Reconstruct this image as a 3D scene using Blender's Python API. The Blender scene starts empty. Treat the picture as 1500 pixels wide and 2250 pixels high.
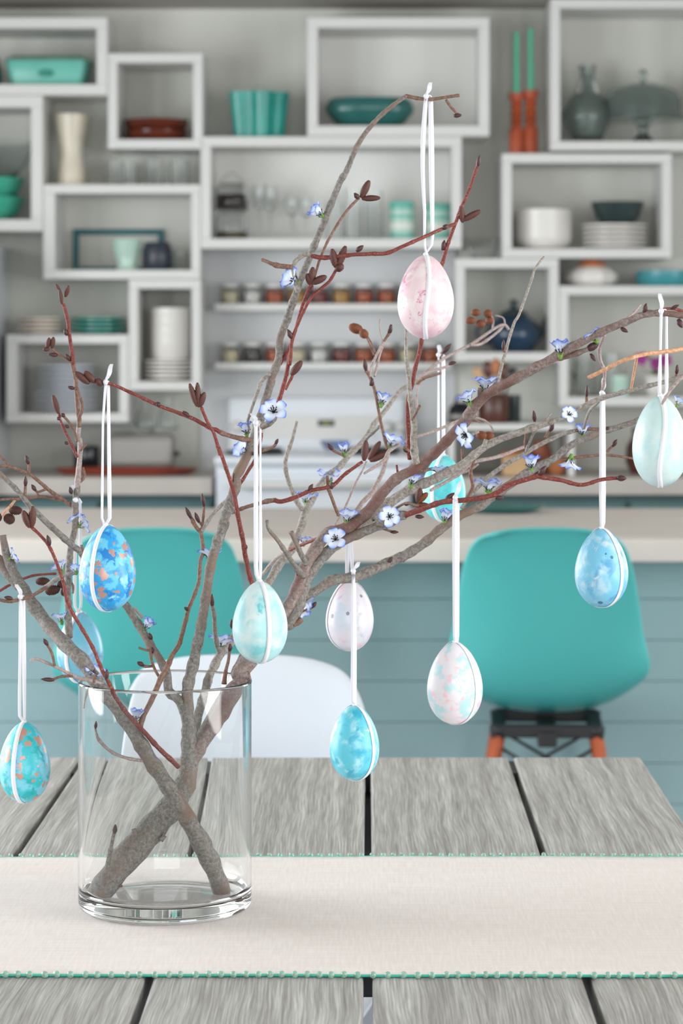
import bpy, bmesh, math, random
from mathutils import Vector, Matrix, noise

random.seed(7)
noise.seed_set(3)
sc = bpy.context.scene
COL = sc.collection
PI = math.pi

# ---------------------------------------------------------------- camera
CAM_Z = 1.25            # eye height
FOC = 5800.0            # focal length in pixels of the 1500 x 2250 frame
PX0, PY0 = 808.0, 755.0 # principal point (shifted lens, camera level)


def at(px, py, d):
    """pixel -> world point at depth d along +Y."""
    return Vector(((px - PX0) / FOC * d, d, CAM_Z - (py - PY0) / FOC * d))


cam_d = bpy.data.cameras.new('camera')
cam = bpy.data.objects.new('camera', cam_d)
COL.objects.link(cam)
cam.location = (0, 0, CAM_Z)
cam.rotation_euler = (PI / 2, 0, 0)
cam_d.sensor_fit = 'VERTICAL'
cam_d.sensor_height = 36.0
cam_d.lens = FOC / 2250 * 36.0
cam_d.shift_x = (750 - PX0) / 2250
cam_d.shift_y = -(1125 - PY0) / 2250
cam_d.clip_start = 0.05
cam_d.dof.use_dof = True
cam_d.dof.focus_distance = 2.33
cam_d.dof.aperture_fstop = 11.5
sc.camera = cam

# ---------------------------------------------------------------- world, lights, exposure
w = bpy.data.worlds.new('daylight')
sc.world = w
w.use_nodes = True
bg = w.node_tree.nodes['Background']
bg.inputs[0].default_value = (0.86, 0.93, 1.0, 1)
bg.inputs[1].default_value = 0.8


def window_light(name, loc, rot, sx, sy, power, col=(1, 1, 1)):
    l = bpy.data.lights.new(name, 'AREA')
    l.shape = 'RECTANGLE'
    l.size, l.size_y = sx, sy
    l.energy = power
    l.color = col
    o = bpy.data.objects.new(name, l)
    COL.objects.link(o)
    o.location = loc
    o.rotation_euler = rot
    return o


# daylight through the room's windows (openings are built in the walls below), plus an added kitchen fill
window_light('daylight_right', (2.55, 1.1, 1.45), (PI / 2, 0, PI / 2), 1.9, 1.9, 80, (1.0, 0.99, 0.97))
window_light('daylight_left', (-2.55, 3.1, 1.45), (PI / 2, 0, -PI / 2), 1.8, 1.7, 84, (0.93, 0.97, 1.0))
window_light('daylight_rear', (0.0, -2.45, 1.45), (PI / 2, 0, 0), 3.2, 1.7, 90, (0.97, 0.99, 1.0))
window_light('daylight_kitchen', (-2.55, 5.7, 1.4), (PI / 2, 0, -PI / 2), 1.9, 1.5, 82, (0.93, 0.97, 1.0))

window_light('kitchen_fill_right', (2.55, 5.6, 1.4), (PI / 2, 0, PI / 2), 1.7, 1.5, 54, (0.97, 0.99, 1.0))  # added fill lamp, brightens the shelves and back wall from the right

sc.view_settings.view_transform = 'Standard'
sc.view_settings.look = 'None'
sc.view_settings.gamma = 1.0
sc.view_settings.use_curve_mapping = False
sc.view_settings.exposure = 0.0


# ---------------------------------------------------------------- helpers
def srgb(r, g, b):
    def f(c):
        c /= 255.0
        return c / 12.92 if c <= 0.04045 else ((c + 0.055) / 1.055) ** 2.4
    return (f(r), f(g), f(b), 1.0)


def tag(o, label=None, cat=None, group=None, kind=None):
    if label: o['label'] = label
    if cat: o['category'] = cat
    if group: o['group'] = group
    if kind: o['kind'] = kind
    return o


def empty(name, loc, label=None, cat=None, group=None, rz=0.0):
    o = bpy.data.objects.new(name, None)
    COL.objects.link(o)
    o.location = loc
    o.rotation_euler = (0, 0, rz)
    o.empty_display_size = 0.02
    tag(o, label, cat, group)
    return o


class MB:
    """collects geometry in world or local coordinates, links it as ONE mesh object."""
    def __init__(s):
        s.v, s.f, s.mi = [], [], []

    def add(s, verts, faces, mi=0):
        b = len(s.v)
        s.v += [tuple(p) for p in verts]
        s.f += [tuple(i + b for i in f) for f in faces]
        s.mi += [mi] * len(faces)
        return s

    def box(s, a, b, mi=0):
        x0, x1 = sorted((a[0], b[0])); y0, y1 = sorted((a[1], b[1])); z0, z1 = sorted((a[2], b[2]))
        vs = [(x, y, z) for z in (z0, z1) for y in (y0, y1) for x in (x0, x1)]
        return s.add(vs, [(0, 2, 3, 1), (4, 5, 7, 6), (0, 1, 5, 4), (2, 6, 7, 3), (0, 4, 6, 2), (1, 3, 7, 5)], mi)

    def lathe(s, prof, seg=24, c=(0, 0, 0), mi=0, rot=None, lobes=0, lobe_amp=0.0):
        """prof: list of (r, z); r == 0 at an end closes it with a pole."""
        b = []
        fs = []
        idx = []
        for r, z in prof:
            if r <= 1e-9:
                idx.append([len(b)])
                b.append(Vector((0, 0, z)))
            else:
                row = []
                for i in range(seg):
                    t = 2 * PI * i / seg
                    rr = r * (1 + lobe_amp * math.cos(lobes * t)) if lobes else r
                    row.append(len(b))
                    b.append(Vector((rr * math.cos(t), rr * math.sin(t), z)))
                idx.append(row)
        for p, q in zip(idx, idx[1:]):
            if len(p) == 1 and len(q) == 1: continue
            for i in range(seg):
                j = (i + 1) % seg
                if len(p) == 1: fs.append((p[0], q[j], q[i]))
                elif len(q) == 1: fs.append((p[i], p[j], q[0]))
                else: fs.append((p[i], p[j], q[j], q[i]))
        # profile given bottom -> top on the outside: faces wind outwards
        if rot is not None: b = [rot @ p for p in b]
        b = [p + Vector(c) for p in b]
        return s.add(b, fs, mi)

    def tube(s, pts, rad, sides=8, mi=0, cap=True):
        """pts: Vectors, rad: list of radii. parallel transported rings."""
        n = len(pts)
        t = [(pts[min(i + 1, n - 1)] - pts[max(i - 1, 0)]).normalized() for i in range(n)]
        u = t[0].orthogonal().normalized()
        vs, fs = [], []
        for i in range(n):
            u = (u - t[i] * u.dot(t[i]))
            if u.length < 1e-6: u = t[i].orthogonal()
            u.normalize()
            w_ = t[i].cross(u)
            for k in range(sides):
                a = 2 * PI * k / sides
                vs.append(pts[i] + (u * math.cos(a) + w_ * math.sin(a)) * rad[i])
        for i in range(n - 1):
            for k in range(sides):
                k2 = (k + 1) % sides
                fs.append((i * sides + k, i * sides + k2, (i + 1) * sides + k2, (i + 1) * sides + k))
        if cap:
            fs.append(tuple(reversed(range(sides))))
            fs.append(tuple((n - 1) * sides + k for k in range(sides)))
        return s.add(vs, fs, mi)

    def mesh(s, name, mats, smooth=True):
        me = bpy.data.meshes.new(name)
        me.from_pydata(s.v, [], s.f)
        for m in (mats if isinstance(mats, (list, tuple)) else [mats]):
            me.materials.append(m)
        me.polygons.foreach_set('material_index', s.mi)
        me.polygons.foreach_set('use_smooth', [smooth] * len(s.f))
        me.update()
        return me

    def build(s, name, mats, parent=None, smooth=True, bevel=0.0, angle=None, subsurf=0):
        me = s.mesh(name, mats, smooth)
        o = bpy.data.objects.new(name, me)
        COL.objects.link(o)
        if parent is not None:
            o.parent = parent
            o.matrix_parent_inverse = Matrix.Identity(4)
        if bevel:
            md = o.modifiers.new('edge', 'BEVEL'); md.width = bevel; md.segments = 2; md.limit_method = 'ANGLE'
        if subsurf:
            md = o.modifiers.new('round', 'SUBSURF'); md.levels = subsurf; md.render_levels = subsurf
        if smooth and angle:
            try:
                me.set_sharp_from_angle(angle=math.radians(angle))
            except Exception:
                pass
        return o


def link(me, name, parent=None, loc=(0, 0, 0), rot=None, scale=(1, 1, 1), mat=None):
    o = bpy.data.objects.new(name, me)
    COL.objects.link(o)
    if parent is not None:
        o.parent = parent
    if mat is not None:
        o.matrix_basis = mat
    else:
        o.location = loc
        if rot is not None: o.rotation_euler = rot
        o.scale = scale
    return o


def copy_tree(o, parent=None):
    c = o.copy()
    COL.objects.link(c)
    if parent is not None: c.parent = parent
    for ch in list(o.children):
        copy_tree(ch, c)
    return c


# ---------------------------------------------------------------- materials
def new_mat(name):
    m = bpy.data.materials.new(name)
    m.use_nodes = True
    nt = m.node_tree
    return m, nt, nt.nodes['Principled BSDF']


def N(nt, typ, **kw):
    n = nt.nodes.new(typ)
    for k, v in kw.items():
        if k in ('ins',):
            for kk, vv in v.items(): n.inputs[kk].default_value = vv
        else:
            setattr(n, k, v)
    return n


def ramp(nt, stops, interp='LINEAR'):
    n = nt.nodes.new('ShaderNodeValToRGB')
    cr = n.color_ramp
    cr.interpolation = interp
    while len(cr.elements) < len(stops): cr.elements.new(0.5)
    for e, (p, c) in zip(cr.elements, stops):
        e.position = p
        e.color = c
    return n


def plain(name, col, rough=0.5, var=0.06, scale=6.0, metal=0.0, coat=0.0, bump=0.0, bscale=80.0, trans=0.0, ior=1.45, spec=0.5):
    m, nt, p = new_mat(name)
    c = srgb(*col)
    tc = N(nt, 'ShaderNodeTexCoord')
    nz = N(nt, 'ShaderNodeTexNoise', ins={'Scale': scale, 'Detail': 3.0})
    nt.links.new(tc.outputs['Object'], nz.inputs['Vector'])
    lo = tuple(max(0, x * (1 - var)) for x in c[:3]) + (1,)
    hi = tuple(min(1, x * (1 + var)) for x in c[:3]) + (1,)
    r = ramp(nt, [(0.3, lo), (0.7, hi)])
    nt.links.new(nz.outputs['Fac'], r.inputs[0])
    nt.links.new(r.outputs[0], p.inputs['Base Color'])
    p.inputs['Roughness'].default_value = rough
    p.inputs['Metallic'].default_value = metal
    p.inputs['Specular IOR Level'].default_value = spec
    if coat: p.inputs['Coat Weight'].default_value = coat
    if trans:
        p.inputs['Transmission Weight'].default_value = trans
        p.inputs['IOR'].default_value = ior
    if bump:
        n2 = N(nt, 'ShaderNodeTexNoise', ins={'Scale': bscale, 'Detail': 4.0})
        nt.links.new(tc.outputs['Object'], n2.inputs['Vector'])
        bp = N(nt, 'ShaderNodeBump', ins={'Strength': bump, 'Distance': 0.002})
        nt.links.new(n2.outputs['Fac'], bp.inputs['Height'])
        nt.links.new(bp.outputs[0], p.inputs['Normal'])
    return m


def glass(name, col=(255, 255, 255), rough=0.0, ior=1.48):
    m, nt, p = new_mat(name)
    p.inputs['Base Color'].default_value = srgb(*col)
    p.inputs['Transmission Weight'].default_value = 1.0
    p.inputs['Roughness'].default_value = rough
    p.inputs['IOR'].default_value = ior
    return m


M = {}
M['wall'] = plain('wall_paint', (214, 214, 206), 0.85, 0.02)
M['ceiling'] = plain('ceiling_paint', (176, 172, 164), 0.9, 0.02)
M['sidewall'] = plain('side_wall_paint', (214, 216, 214), 0.85, 0.02)
M['floor'] = plain('grey_floor', (128, 130, 138), 0.6, 0.1, 3.0)
M['white'] = plain('white_lacquer', (218, 217, 214), 0.45, 0.015)
M['warmwhite'] = plain('cream_back_panel', (226, 225, 220), 0.6, 0.015)
M['enamel'] = plain('white_enamel', (220, 225, 230), 0.25, 0.01)
M['counter'] = plain('beige_counter', (190, 182, 175), 0.5, 0.05, 9)
M['counter_edge'] = plain('pale_counter_edge', (212, 203, 195), 0.5, 0.03, 9)
M['teal_paint'] = plain('teal_board_paint', (148, 178, 181), 0.6, 0.03, 5)
M['shaded_teal'] = plain('shaded_teal_cabinet_paint', (84, 116, 116), 0.5, 0.05, 5)  # darker copy of the teal, shade on the cabinets put into the colour
M['teal_shell'] = plain('turquoise_shell', (74, 172, 168), 0.35, 0.015, 4)
M['white_shell'] = plain('white_shell', (214, 221, 229), 0.35, 0.01, 4)
M['black_metal'] = plain('black_metal', (34, 34, 36), 0.45, 0.1)
M['dowel'] = plain('reddish_dowel_wood', (172, 88, 56), 0.5, 0.2, 30)
M['splash'] = plain('splash_panel_paint', (201, 202, 203), 0.5, 0.01)
M['glass'] = glass('clear_glass', (250, 252, 252), 0.0, 1.3)
M['vase_glass'] = glass('vase_glass', (254, 255, 255), 0.0, 1.42)
ords = ['first', 'second', 'third', 'fourth', 'fifth', 'sixth', 'seventh', 'eighth', 'ninth', 'tenth']
# ================================================================ THE ROOM
def wall_with_opening(name, axis, pos, thick, span, zr, opening, mat):
    """axis 'x': wall in the plane x=pos, spanning y; axis 'y': plane y=pos spanning x."""
    m = MB()
    (a0, a1), (z0, z1) = span, zr
    def bx(p0, p1, q0, q1):
        if axis == 'x': m.box((pos, p0, q0), (pos + thick, p1, q1))
        else: m.box((p0, pos, q0), (p1, pos + thick, q1))
    cuts = sorted(opening)
    cur = a0
    for (o0, o1, oz0, oz1) in cuts:
        bx(cur, o0, z0, z1)
        bx(o0, o1, z0, oz0)
        bx(o0, o1, oz1, z1)
        cur = o1
    bx(cur, a1, z0, z1)
    return tag(m.build(name, mat, smooth=False), kind='structure')


WALL_D, FRONT_D = 9.0, 8.7
CEIL_Z = at(0, 20, WALL_D).z
RX = 2.6
tag(MB().box((-RX - .1, -2.6, -0.1), (RX + .1, WALL_D + .1, 0)).build('floor', M['floor'], smooth=False), kind='structure')
tag(MB().box((-RX - .1, -2.6, CEIL_Z), (RX + .1, WALL_D + .1, CEIL_Z + 0.1)).build('ceiling', M['ceiling'], smooth=False), kind='structure')
tag(MB().box((-RX - .1, WALL_D, 0), (RX + .1, WALL_D + 0.1, CEIL_Z)).build('wall_back', M['wall'], smooth=False), kind='structure')
wall_with_opening('wall_right', 'x', RX, 0.1, (-2.6, WALL_D), (0, CEIL_Z), [(0.1, 2.1, 0.45, 2.3), (4.7, 6.5, 0.6, 2.2)], M['sidewall'])  # second opening is unseen, added for the kitchen fill lamp
wall_with_opening('wall_left', 'x', -RX - .1, 0.1, (-2.6, WALL_D), (0, CEIL_Z), [(2.2, 4.0, 0.55, 2.3), (4.7, 6.7, 0.6, 2.2)], M['sidewall'])
wall_with_opening('wall_rear', 'y', -2.6, 0.1, (-RX, RX), (0, CEIL_Z), [(-1.65, 1.65, 0.55, 2.35)], M['sidewall'])
# back wall: white splash panel behind the stove
x0, x1 = at(441, 0, 8.985).x, at(1000, 0, 8.985).x
tag(MB().box((x0, 8.985, 0.80), (x1, 8.9995, at(0, 545, 8.985).z)).build('wall_splash_panel', M['splash'], smooth=False), kind='structure')


# ================================================================ WALL BOXES
BOX_T = 21  # frame thickness in pixels


def wall_box(x0, y0, x1, y1, label, t=BOX_T, tl=None, back=None, tt=None):
    """open cube shelf hung on the back wall, outer front outline given in pixels."""
    a, b = at(x0, y1, FRONT_D), at(x1, y0, FRONT_D)
    th = t / FOC * FRONT_D
    r = empty('box_shelf', (a.x, FRONT_D, a.z), label, 'shelf', 'white box shelves on the kitchen wall')
    W, Hh, Dp = b.x - a.x, b.z - a.z, WALL_D - FRONT_D - 0.0005
    tv = (tt or t) / FOC * FRONT_D
    MB().box((0, 0, 0), (W, Dp, th)).build('bottom_panel', M['white'], r, False, 0.002)
    MB().box((0, 0, Hh - tv), (W, Dp, Hh)).build('top_panel', M['white'], r, False, 0.002)
    tl_ = (tl or t) / FOC * FRONT_D
    MB().box((0, 0, th), (tl_, Dp, Hh - tv)).build('side_panel', M['white'], r, False, 0.002)
    MB().box((W - th, 0, th), (W, Dp, Hh - tv)).build('side_panel', M['white'], r, False, 0.002)
    if back:
        MB().box((tl_, Dp - 0.008, th), (W - th, Dp, Hh - tv)).build('back_panel', back, r, False)
    r['inner_z'] = a.z + th
    r['top_z'] = b.z
    return r


b1 = wall_box(-150, 38, 236, 209, 'white box shelf holding the aqua baking dish, top left corner', 24)
b2 = wall_box(237, 117, 445, 327, 'small white box shelf holding two amber brown plates')
b3 = wall_box(-150, 210, 94, 508, 'white box shelf at the left edge with stacked green bowls', 26)
b4 = wall_box(95, 405, 440, 613, 'white box shelf with teal frame, mint cup and navy mug', 20, 26)
b5 = wall_box(441, 300, 1014, 546, 'wide white box shelf with canisters and glasses behind the tall branch', 22, back=M['warmwhite'])
b6 = wall_box(675, 38, 1075, 299, 'white box shelf holding the long dark teal bowl', 23, back=M['warmwhite'])
b7 = wall_box(1209, -3, 1580, 331, 'white box shelf with ribbed vase and domed cake stand')
b8 = wall_box(1103, 337, 1475, 567, 'white box shelf with white dishes and one dark bowl')
b9 = wall_box(1000, 568, 1227, 795, 'square white box shelf holding the dark teapot')
b10 = wall_box(1228, 628, 1600, 892, 'white box shelf behind the upper right limb, purple blooms inside', 20)
b11 = wall_box(283, 614, 441, 858, 'tall narrow white box shelf with upright platter over plates', 20)
b12 = wall_box(14, 735, 282, 928, 'white box shelf with the tall stack of grey plates', 20, 24)
IT_D = 8.83


def put(px, box_z, d=IT_D):
    return Vector(((px - PX0) / FOC * d, d, box_z))


def S(px, d=IT_D):
    return px / FOC * d


# ---------------------------------------------------------------- materials for crockery
def cm(name, col, rough=0.3, var=0.06, **k):
    M[name] = plain(name, col, rough, var, 12, **k)


cm('aqua_ceramic', (112, 192, 176)); cm('amber_dish', (96, 42, 26), 0.2, .3); cm('teal_vase_glass', (30, 150, 138), 0.25, .2)
cm('dark_teal_ceramic', (48, 102, 98), 0.2, .1); cm('rust_wood', (176, 80, 46), .45, .15); cm('mint_wax', (92, 196, 160), .5)
cm('smoke_green_glass', (196, 208, 203), .08, .03, trans=.88); cm('white_ceramic', (232, 228, 222), .3, .02)
cm('dark_bowl_glaze', (52, 66, 66), .3, .2); cm('teapot_glaze', (38, 60, 82), .2, .35); cm('green_bowl', (70, 172, 146), .3)
cm('cream_glass', (220, 211, 192), .3, .04); cm('teal_frame', (18, 100, 110), .4); cm('mint_ceramic', (186, 214, 200), .3)
cm('navy_ceramic', (46, 54, 66), .35, .2); cm('cream_plate', (230, 218, 206), .35, .03); cm('teal_plate', (66, 150, 136), .3)
cm('grey_plate', (214, 219, 226), .35, .03); cm('coffee_beans', (44, 32, 30), .6, .4); cm('olive_tea', (104, 98, 72), .7, .3)
cm('russet_spice', (176, 88, 48), .8, .25); cm('ochre_spice', (186, 138, 70), .8, .25); cm('maroon_spice', (128, 62, 56), .8, .25)
cm('pale_spice', (222, 206, 176), .8, .1); cm('dark_spice', (90, 84, 78), .8, .2); cm('steel', (158, 154, 150), .4, .03, metal=.3)
cm('red_tray', (138, 60, 44), .4, .1); cm('black_glaze', (26, 26, 32), .15, .2); cm('tan_wood', (196, 160, 118), .5, .12)
cm('orange_wood', (176, 112, 70), .45, .12); cm('terracotta', (158, 92, 66), .6, .1); cm('brown_glaze', (84, 48, 38), .3, .2)
cm('purple_petal', (150, 40, 130), .6, .15); cm('leaf_green', (96, 110, 60), .5, .2); cm('display', (16, 26, 20), .15, .2)
cm('teal_dish_glaze', (70, 150, 158), .3); cm('squash_orange', (214, 128, 84), .5, .15); cm('dark_lid', (110, 146, 128), .1, .1)
cm('knob_grey', (150, 158, 172), .4); cm('blue_grey', (120, 134, 164), .4)
M['display_digits'] = plain('display_digits', (140, 160, 60), .4)


def dish(name, mat, prof, loc, label, cat, group=None, seg=28, lobes=0, amp=0.0, parts=None, rz=0.0, sx=1.0, sy=1.0):
    r = empty(name, loc, label, cat, group, rz)
    o = MB().lathe(prof, seg, lobes=lobes, lobe_amp=amp).build(parts or 'body', mat, r, angle=50)
    o.scale = (sx, sy, 1)
    return r


def single(name, mat, prof, loc, label, cat, group=None, seg=28, lobes=0, amp=0.0):
    o = MB().lathe(prof, seg, lobes=lobes, lobe_amp=amp).build(name, mat, angle=50)
    o.location = loc
    return tag(o, label, cat, group)


def bowl_prof(rt, rb, h, t=0.004):
    return [(0, 0), (rb * .8, 0), (rb, .002), (rb + (rt - rb) * .6, h * .4), (rt, h), (rt - t, h), (rb + (rt - rb) * .6 - t, h * .42), (rb - t, t + .002), (0, t + .002)]


def plate_prof(r, h=.012):
    return [(0, 0), (r * .55, 0), (r * .6, h * .35), (r, h - .002), (r, h + .004), (r * .96, h + .004), (r * .58, h * .35 + .004), (0, .005)]


def mug_prof(r, h, t=.003):
    return [(0, 0), (r * .9, 0), (r, .004), (r, h), (r - t, h), (r - t, .008), (0, .008)]


def handle_pts(r, z0, z1, out, n=9, ang=0.0):
    ps = []
    for i in range(n):
        a = -PI / 2 + PI * i / (n - 1)
        x = r - .002 + out * math.cos(a)
        z = (z0 + z1) / 2 + (z1 - z0) / 2 * math.sin(a)
        ps.append(Vector((x * math.cos(ang), x * math.sin(ang), z)))
    return ps


# ---- box 1: baking dish with glass lid, jug at the edge
z = b1['inner_z']
t = empty('baking_dish', put(108, z), 'aqua rectangular baking dish under a glass lid', 'dish')
Wd, Hd = S(176), S(54)
m = MB()
def rrect(wx, wy, zz, rr, n=5):
    out = []
    for (cx, cy, a0) in ((wx - rr, wy - rr, 0), (-wx + rr, wy - rr, PI / 2), (-wx + rr, -wy + rr, PI), (wx - rr, -wy + rr, 1.5 * PI)):
        for i in range(n):
            a = a0 + PI / 2 * i / (n - 1)
            out.append((cx + rr * math.cos(a), cy + rr * math.sin(a), zz))
    return out
def loft(mb, rings, close_bottom=True, close_top=False):
    n = len(rings[0]); vs = [p for r_ in rings for p in r_]; fs = []
    for k in range(len(rings) - 1):
        for i in range(n):
            j = (i + 1) % n
            fs.append((k * n + i, k * n + j, (k + 1) * n + j, (k + 1) * n + i))
    if close_bottom: fs.append(tuple(reversed(range(n))))
    if close_top: fs.append(tuple((len(rings) - 1) * n + i for i in range(n)))
    mb.add(vs, fs)
    return mb
loft(m, [rrect(Wd * .44, .075, 0, .02), rrect(Wd * .48, .082, Hd * .5, .025), rrect(Wd * .5, .088, Hd * .92, .028), rrect(Wd * .53, .095, Hd, .03),
         rrect(Wd * .5, .086, Hd, .028), rrect(Wd * .45, .072, .008, .02)], True, True).build('dish_body', M['aqua_ceramic'], t, angle=40)
m = MB(); loft(m, [rrect(Wd * .52, .093, Hd + .001, .03), rrect(Wd * .52, .093, Hd + .007, .03), rrect(Wd * .45, .08, Hd + .018, .026), rrect(Wd * .43, .075, Hd + .0185, .025)], True, True).build('lid', M['dark_lid'], t, angle=40)
m = MB(); m.lathe([(0, -.002), (.022, -.002), (.022, .002), (0, .002)], 16, rot=Matrix.Rotation(PI / 2, 3, 'X')); o = m.build('emblem', M['teal_plate'], t); o.location = (0, -.0855, Hd * .5); o.scale = (1.2, 1, .55)
dish('jug', M['dark_teal_ceramic'], [(0, 0), (.035, 0), (.042, .03), (.04, .06), (.03, .085), (.033, .1), (.03, .1), (.026, .085), (0, .02)], put(-22, z),
     'dark teal jug cut off by the left picture edge', 'jug', parts='jug_body')
# ---- box 2
z = b2['inner_z']
for i in range(2):
    single('amber_plate', M['amber_dish'], [(0, 0), (S(58), 0), (S(66), .008), (S(69) + .004 * i, .036), (S(67), .036), (S(62), .01), (0, .008)], put(343, z + i * .037),
           ('upper' if i else 'lower') + ' of two amber brown glass dishes stacked in the small box', 'plate', 'amber dishes')
# ---- box 3
z = b3['inner_z']
for i in range(2):
    single('mixing_bowl', M['green_bowl'], bowl_prof(S(78), S(45), S(52)), put(-24, z + i * (S(42))),
           ('upper' if i else 'lower') + ' green mixing bowl of the pair stacked at the left edge', 'bowl', 'green mixing bowls')
single('glass_bowl', M['glass'], bowl_prof(S(95), S(50), S(80)), put(-20, z + S(92)), 'clear glass bowl nested on the green mixing bowls', 'bowl')
# ---- on top of box 4: cream vase and four tumblers
z = b4['top_z']
hh = S(158)
single('tall_vase', M['cream_glass'], [(0, 0), (S(30), 0), (S(31), .01), (S(27), hh * .3), (S(24), hh * .45), (S(28), hh * .62), (S(38), hh), (S(36), hh), (S(26), hh * .62), (S(22), hh * .45), (0, .02)],
       put(157, z), 'tall cream ribbed vase with a narrow waist', 'vase', seg=40, lobes=20, amp=.02)
for i, px in enumerate((252, 283, 338, 395)):
    single('tumbler', M['glass'], mug_prof(S(21), S(56), .0025), put(px, z, 8.80 if i != 1 else 8.90), 'small clear tumbler below the amber plates, %s from the left' % ords[i], 'glass', 'clear tumblers under the small box')
# ---- box 4
z = b4['inner_z']
fw, fh, ft = S(202), S(97), S(12)
t = empty('picture_frame', (put(251, z).x, 8.965, z), 'teal rectangular frame leaning at the back of its box', 'frame')
t.rotation_euler = (-.12, 0, 0)
m = MB(); m.box((-fw / 2, 0, 0), (fw / 2, .012, ft)).build('rail', M['teal_frame'], t, False)
MB().box((-fw / 2, 0, fh - ft), (fw / 2, .012, fh)).build('rail', M['teal_frame'], t, False)
MB().box((-fw / 2, 0, ft), (-fw / 2 + ft, .012, fh - ft)).build('stile', M['teal_frame'], t, False)
MB().box((fw / 2 - ft, 0, ft), (fw / 2, .012, fh - ft)).build('stile', M['teal_frame'], t, False)
h = S(68)
single('mint_cup', M['mint_ceramic'], [(0, 0), (S(22), 0), (S(24), .006), (S(20), .02), (S(27), h * .5), (S(34), h), (S(32), h), (S(24), h * .5), (0, .02)], put(279, z, 8.80),
       'pale mint footed cup standing before the teal frame', 'cup')
h = S(62)
t = dish('mug', M['navy_ceramic'], [(0, 0), (S(28), 0), (S(33), .01), (S(33), h * .7), (S(27), h), (S(25), h), (S(30), h * .7), (0, .01)], put(345, z, 8.80), 'navy blue mug beside the mint cup', 'mug', parts='mug_body')
t = dish('glass_mug', M['glass'], mug_prof(S(18), S(44)), put(397, z, 8.86), 'small clear glass mug beside the navy mug', 'mug', parts='mug_body')
MB().tube(handle_pts(S(18), .015, .055, .018), [.003] * 9, 6).build('handle', M['glass'], t)
# ---- teal wavy vase on box 5
z = b5['top_z']
hh = S(103)
m = MB()
rings = []
for (f, zz) in ((.84, 0), (.87, hh * .3), (.93, hh * .65), (1.0, hh), (.96, hh), (.84, hh * .3), (.80, .01)):
    rg = []
    for i in range(72):
        a = 2 * PI * i / 72
        rr = S(69) * f * (1 + .13 * math.cos(5 * a + .3) + .05 * math.cos(2 * a)) * .86
        rg.append((rr * math.cos(a), rr * .75 * math.sin(a), zz))
    rings.append(rg)
o = loft(m, rings, True, True).build('wavy_vase', M['teal_vase_glass'], angle=50)
o.location = put(566, z); tag(o, 'teal glass vase with deep wavy sides', 'vase')
# ---- box 6: long bowl
z = b6['inner_z']
hh = S(66)
m = MB()
rings = []
for (f, zz) in ((.6, 0), (.78, hh * .18), (.96, hh * .5), (1.0, hh * .66), (.94, hh * .9), (.86, hh), (.82, hh), (.9, hh * .7), (.7, .012)):
    rg = []
    for i in range(48):
        a = 2 * PI * i / 48
        cx, sy = math.cos(a), math.sin(a)
        rg.append((S(98) * f * math.copysign(abs(cx) ** .8, cx), .09 * f * math.copysign(abs(sy) ** .8, sy), zz))
    rings.append(rg)
o = loft(m, rings, True, True).build('long_bowl', M['dark_teal_ceramic'], angle=50)
o.location = put(812, z); tag(o, 'long dark teal glazed bowl', 'bowl')
# ---- candlesticks on box 8
z = b8['top_z']
for (px, yt, yc, lab) in ((1134, 198, 62, 'shorter'), (1166, 192, 54, 'taller')):
    h = S(335 - yt)
    w_ = S(15.5)
    prof = [(0, 0), (w_, 0), (w_, h * .40), (w_ * .8, h * .46), (w_ * .55, h * .50), (w_ * .95, h * .55), (w_ * .55, h * .60), (w_ * .95, h * .66), (w_ * .55, h * .72),
            (w_ * .9, h * .79), (w_ * .6, h * .85), (w_ * 1.1, h * .93), (w_ * 1.05, h), (w_ * .45, h), (w_ * .4, h - .012), (0, h - .012)]
    loc = put(px, z, 8.82)
    single('candlestick', M['rust_wood'], prof, loc, 'turned rust brown wooden candlestick under the %s green candle' % lab, 'candlestick', 'wooden candlesticks')
    single('candle', M['mint_wax'], [(0, 0), (S(6.5), 0), (S(5.5), S(yt - yc) + .01), (S(2), S(yt - yc) + .014), (0, S(yt - yc) + .014)], loc + Vector((0, 0, h - .0118)),
           '%s slim mint green candle in a wooden stick' % lab, 'candle', 'mint candles', 12)
# ---- box 7
z = b7['inner_z']
h = S(173)
single('ribbed_vase', M['smoke_green_glass'], [(0, 0), (S(28), 0), (S(36), h * .1), (S(52), h * .3), (S(53), h * .4), (S(38), h * .56), (S(18), h * .72), (S(14), h * .85), (S(19), h), (S(16), h), (S(12), h * .85), (S(34), h * .56), (S(49), h * .38), (S(30), h * .1), (0, .012)],
       put(1290, z), 'smoky green ribbed glass bottle vase', 'vase', seg=60, lobes=20, amp=.025)
t = empty('cake_stand', put(1412, z), 'clear glass pedestal cake stand', 'cake stand')
hp = S(55)
MB().lathe([(0, 0), (S(32), 0), (S(28), .006), (S(12), .03), (S(10), hp * .6), (S(22), hp * .93), (0, hp * .93)], 28).build('pedestal', M['smoke_green_glass'], t, angle=50)
MB().lathe([(0, hp * .93), (S(88), hp * .95), (S(92), hp * 1.1), (S(90), hp * 1.12), (S(86), hp), (0, hp)], 36).build('plate', M['smoke_green_glass'], t, angle=50)
hd = S(84)
t = empty('cake_dome', put(1412, z + hp * 1.01), 'smoky glass dome covering the cake stand', 'lid')
MB().lathe([(S(84), 0), (S(84), hd * .45), (S(76), hd * .7), (S(50), hd * .85), (S(28), hd * .93), (0, hd * .97), (0, hd * .93), (S(27), hd * .89), (S(49), hd * .81), (S(74), hd * .66), (S(82), hd * .44), (S(82), 0), (S(84), 0)], 36).build('dome', M['smoke_green_glass'], t, angle=50)
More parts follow.
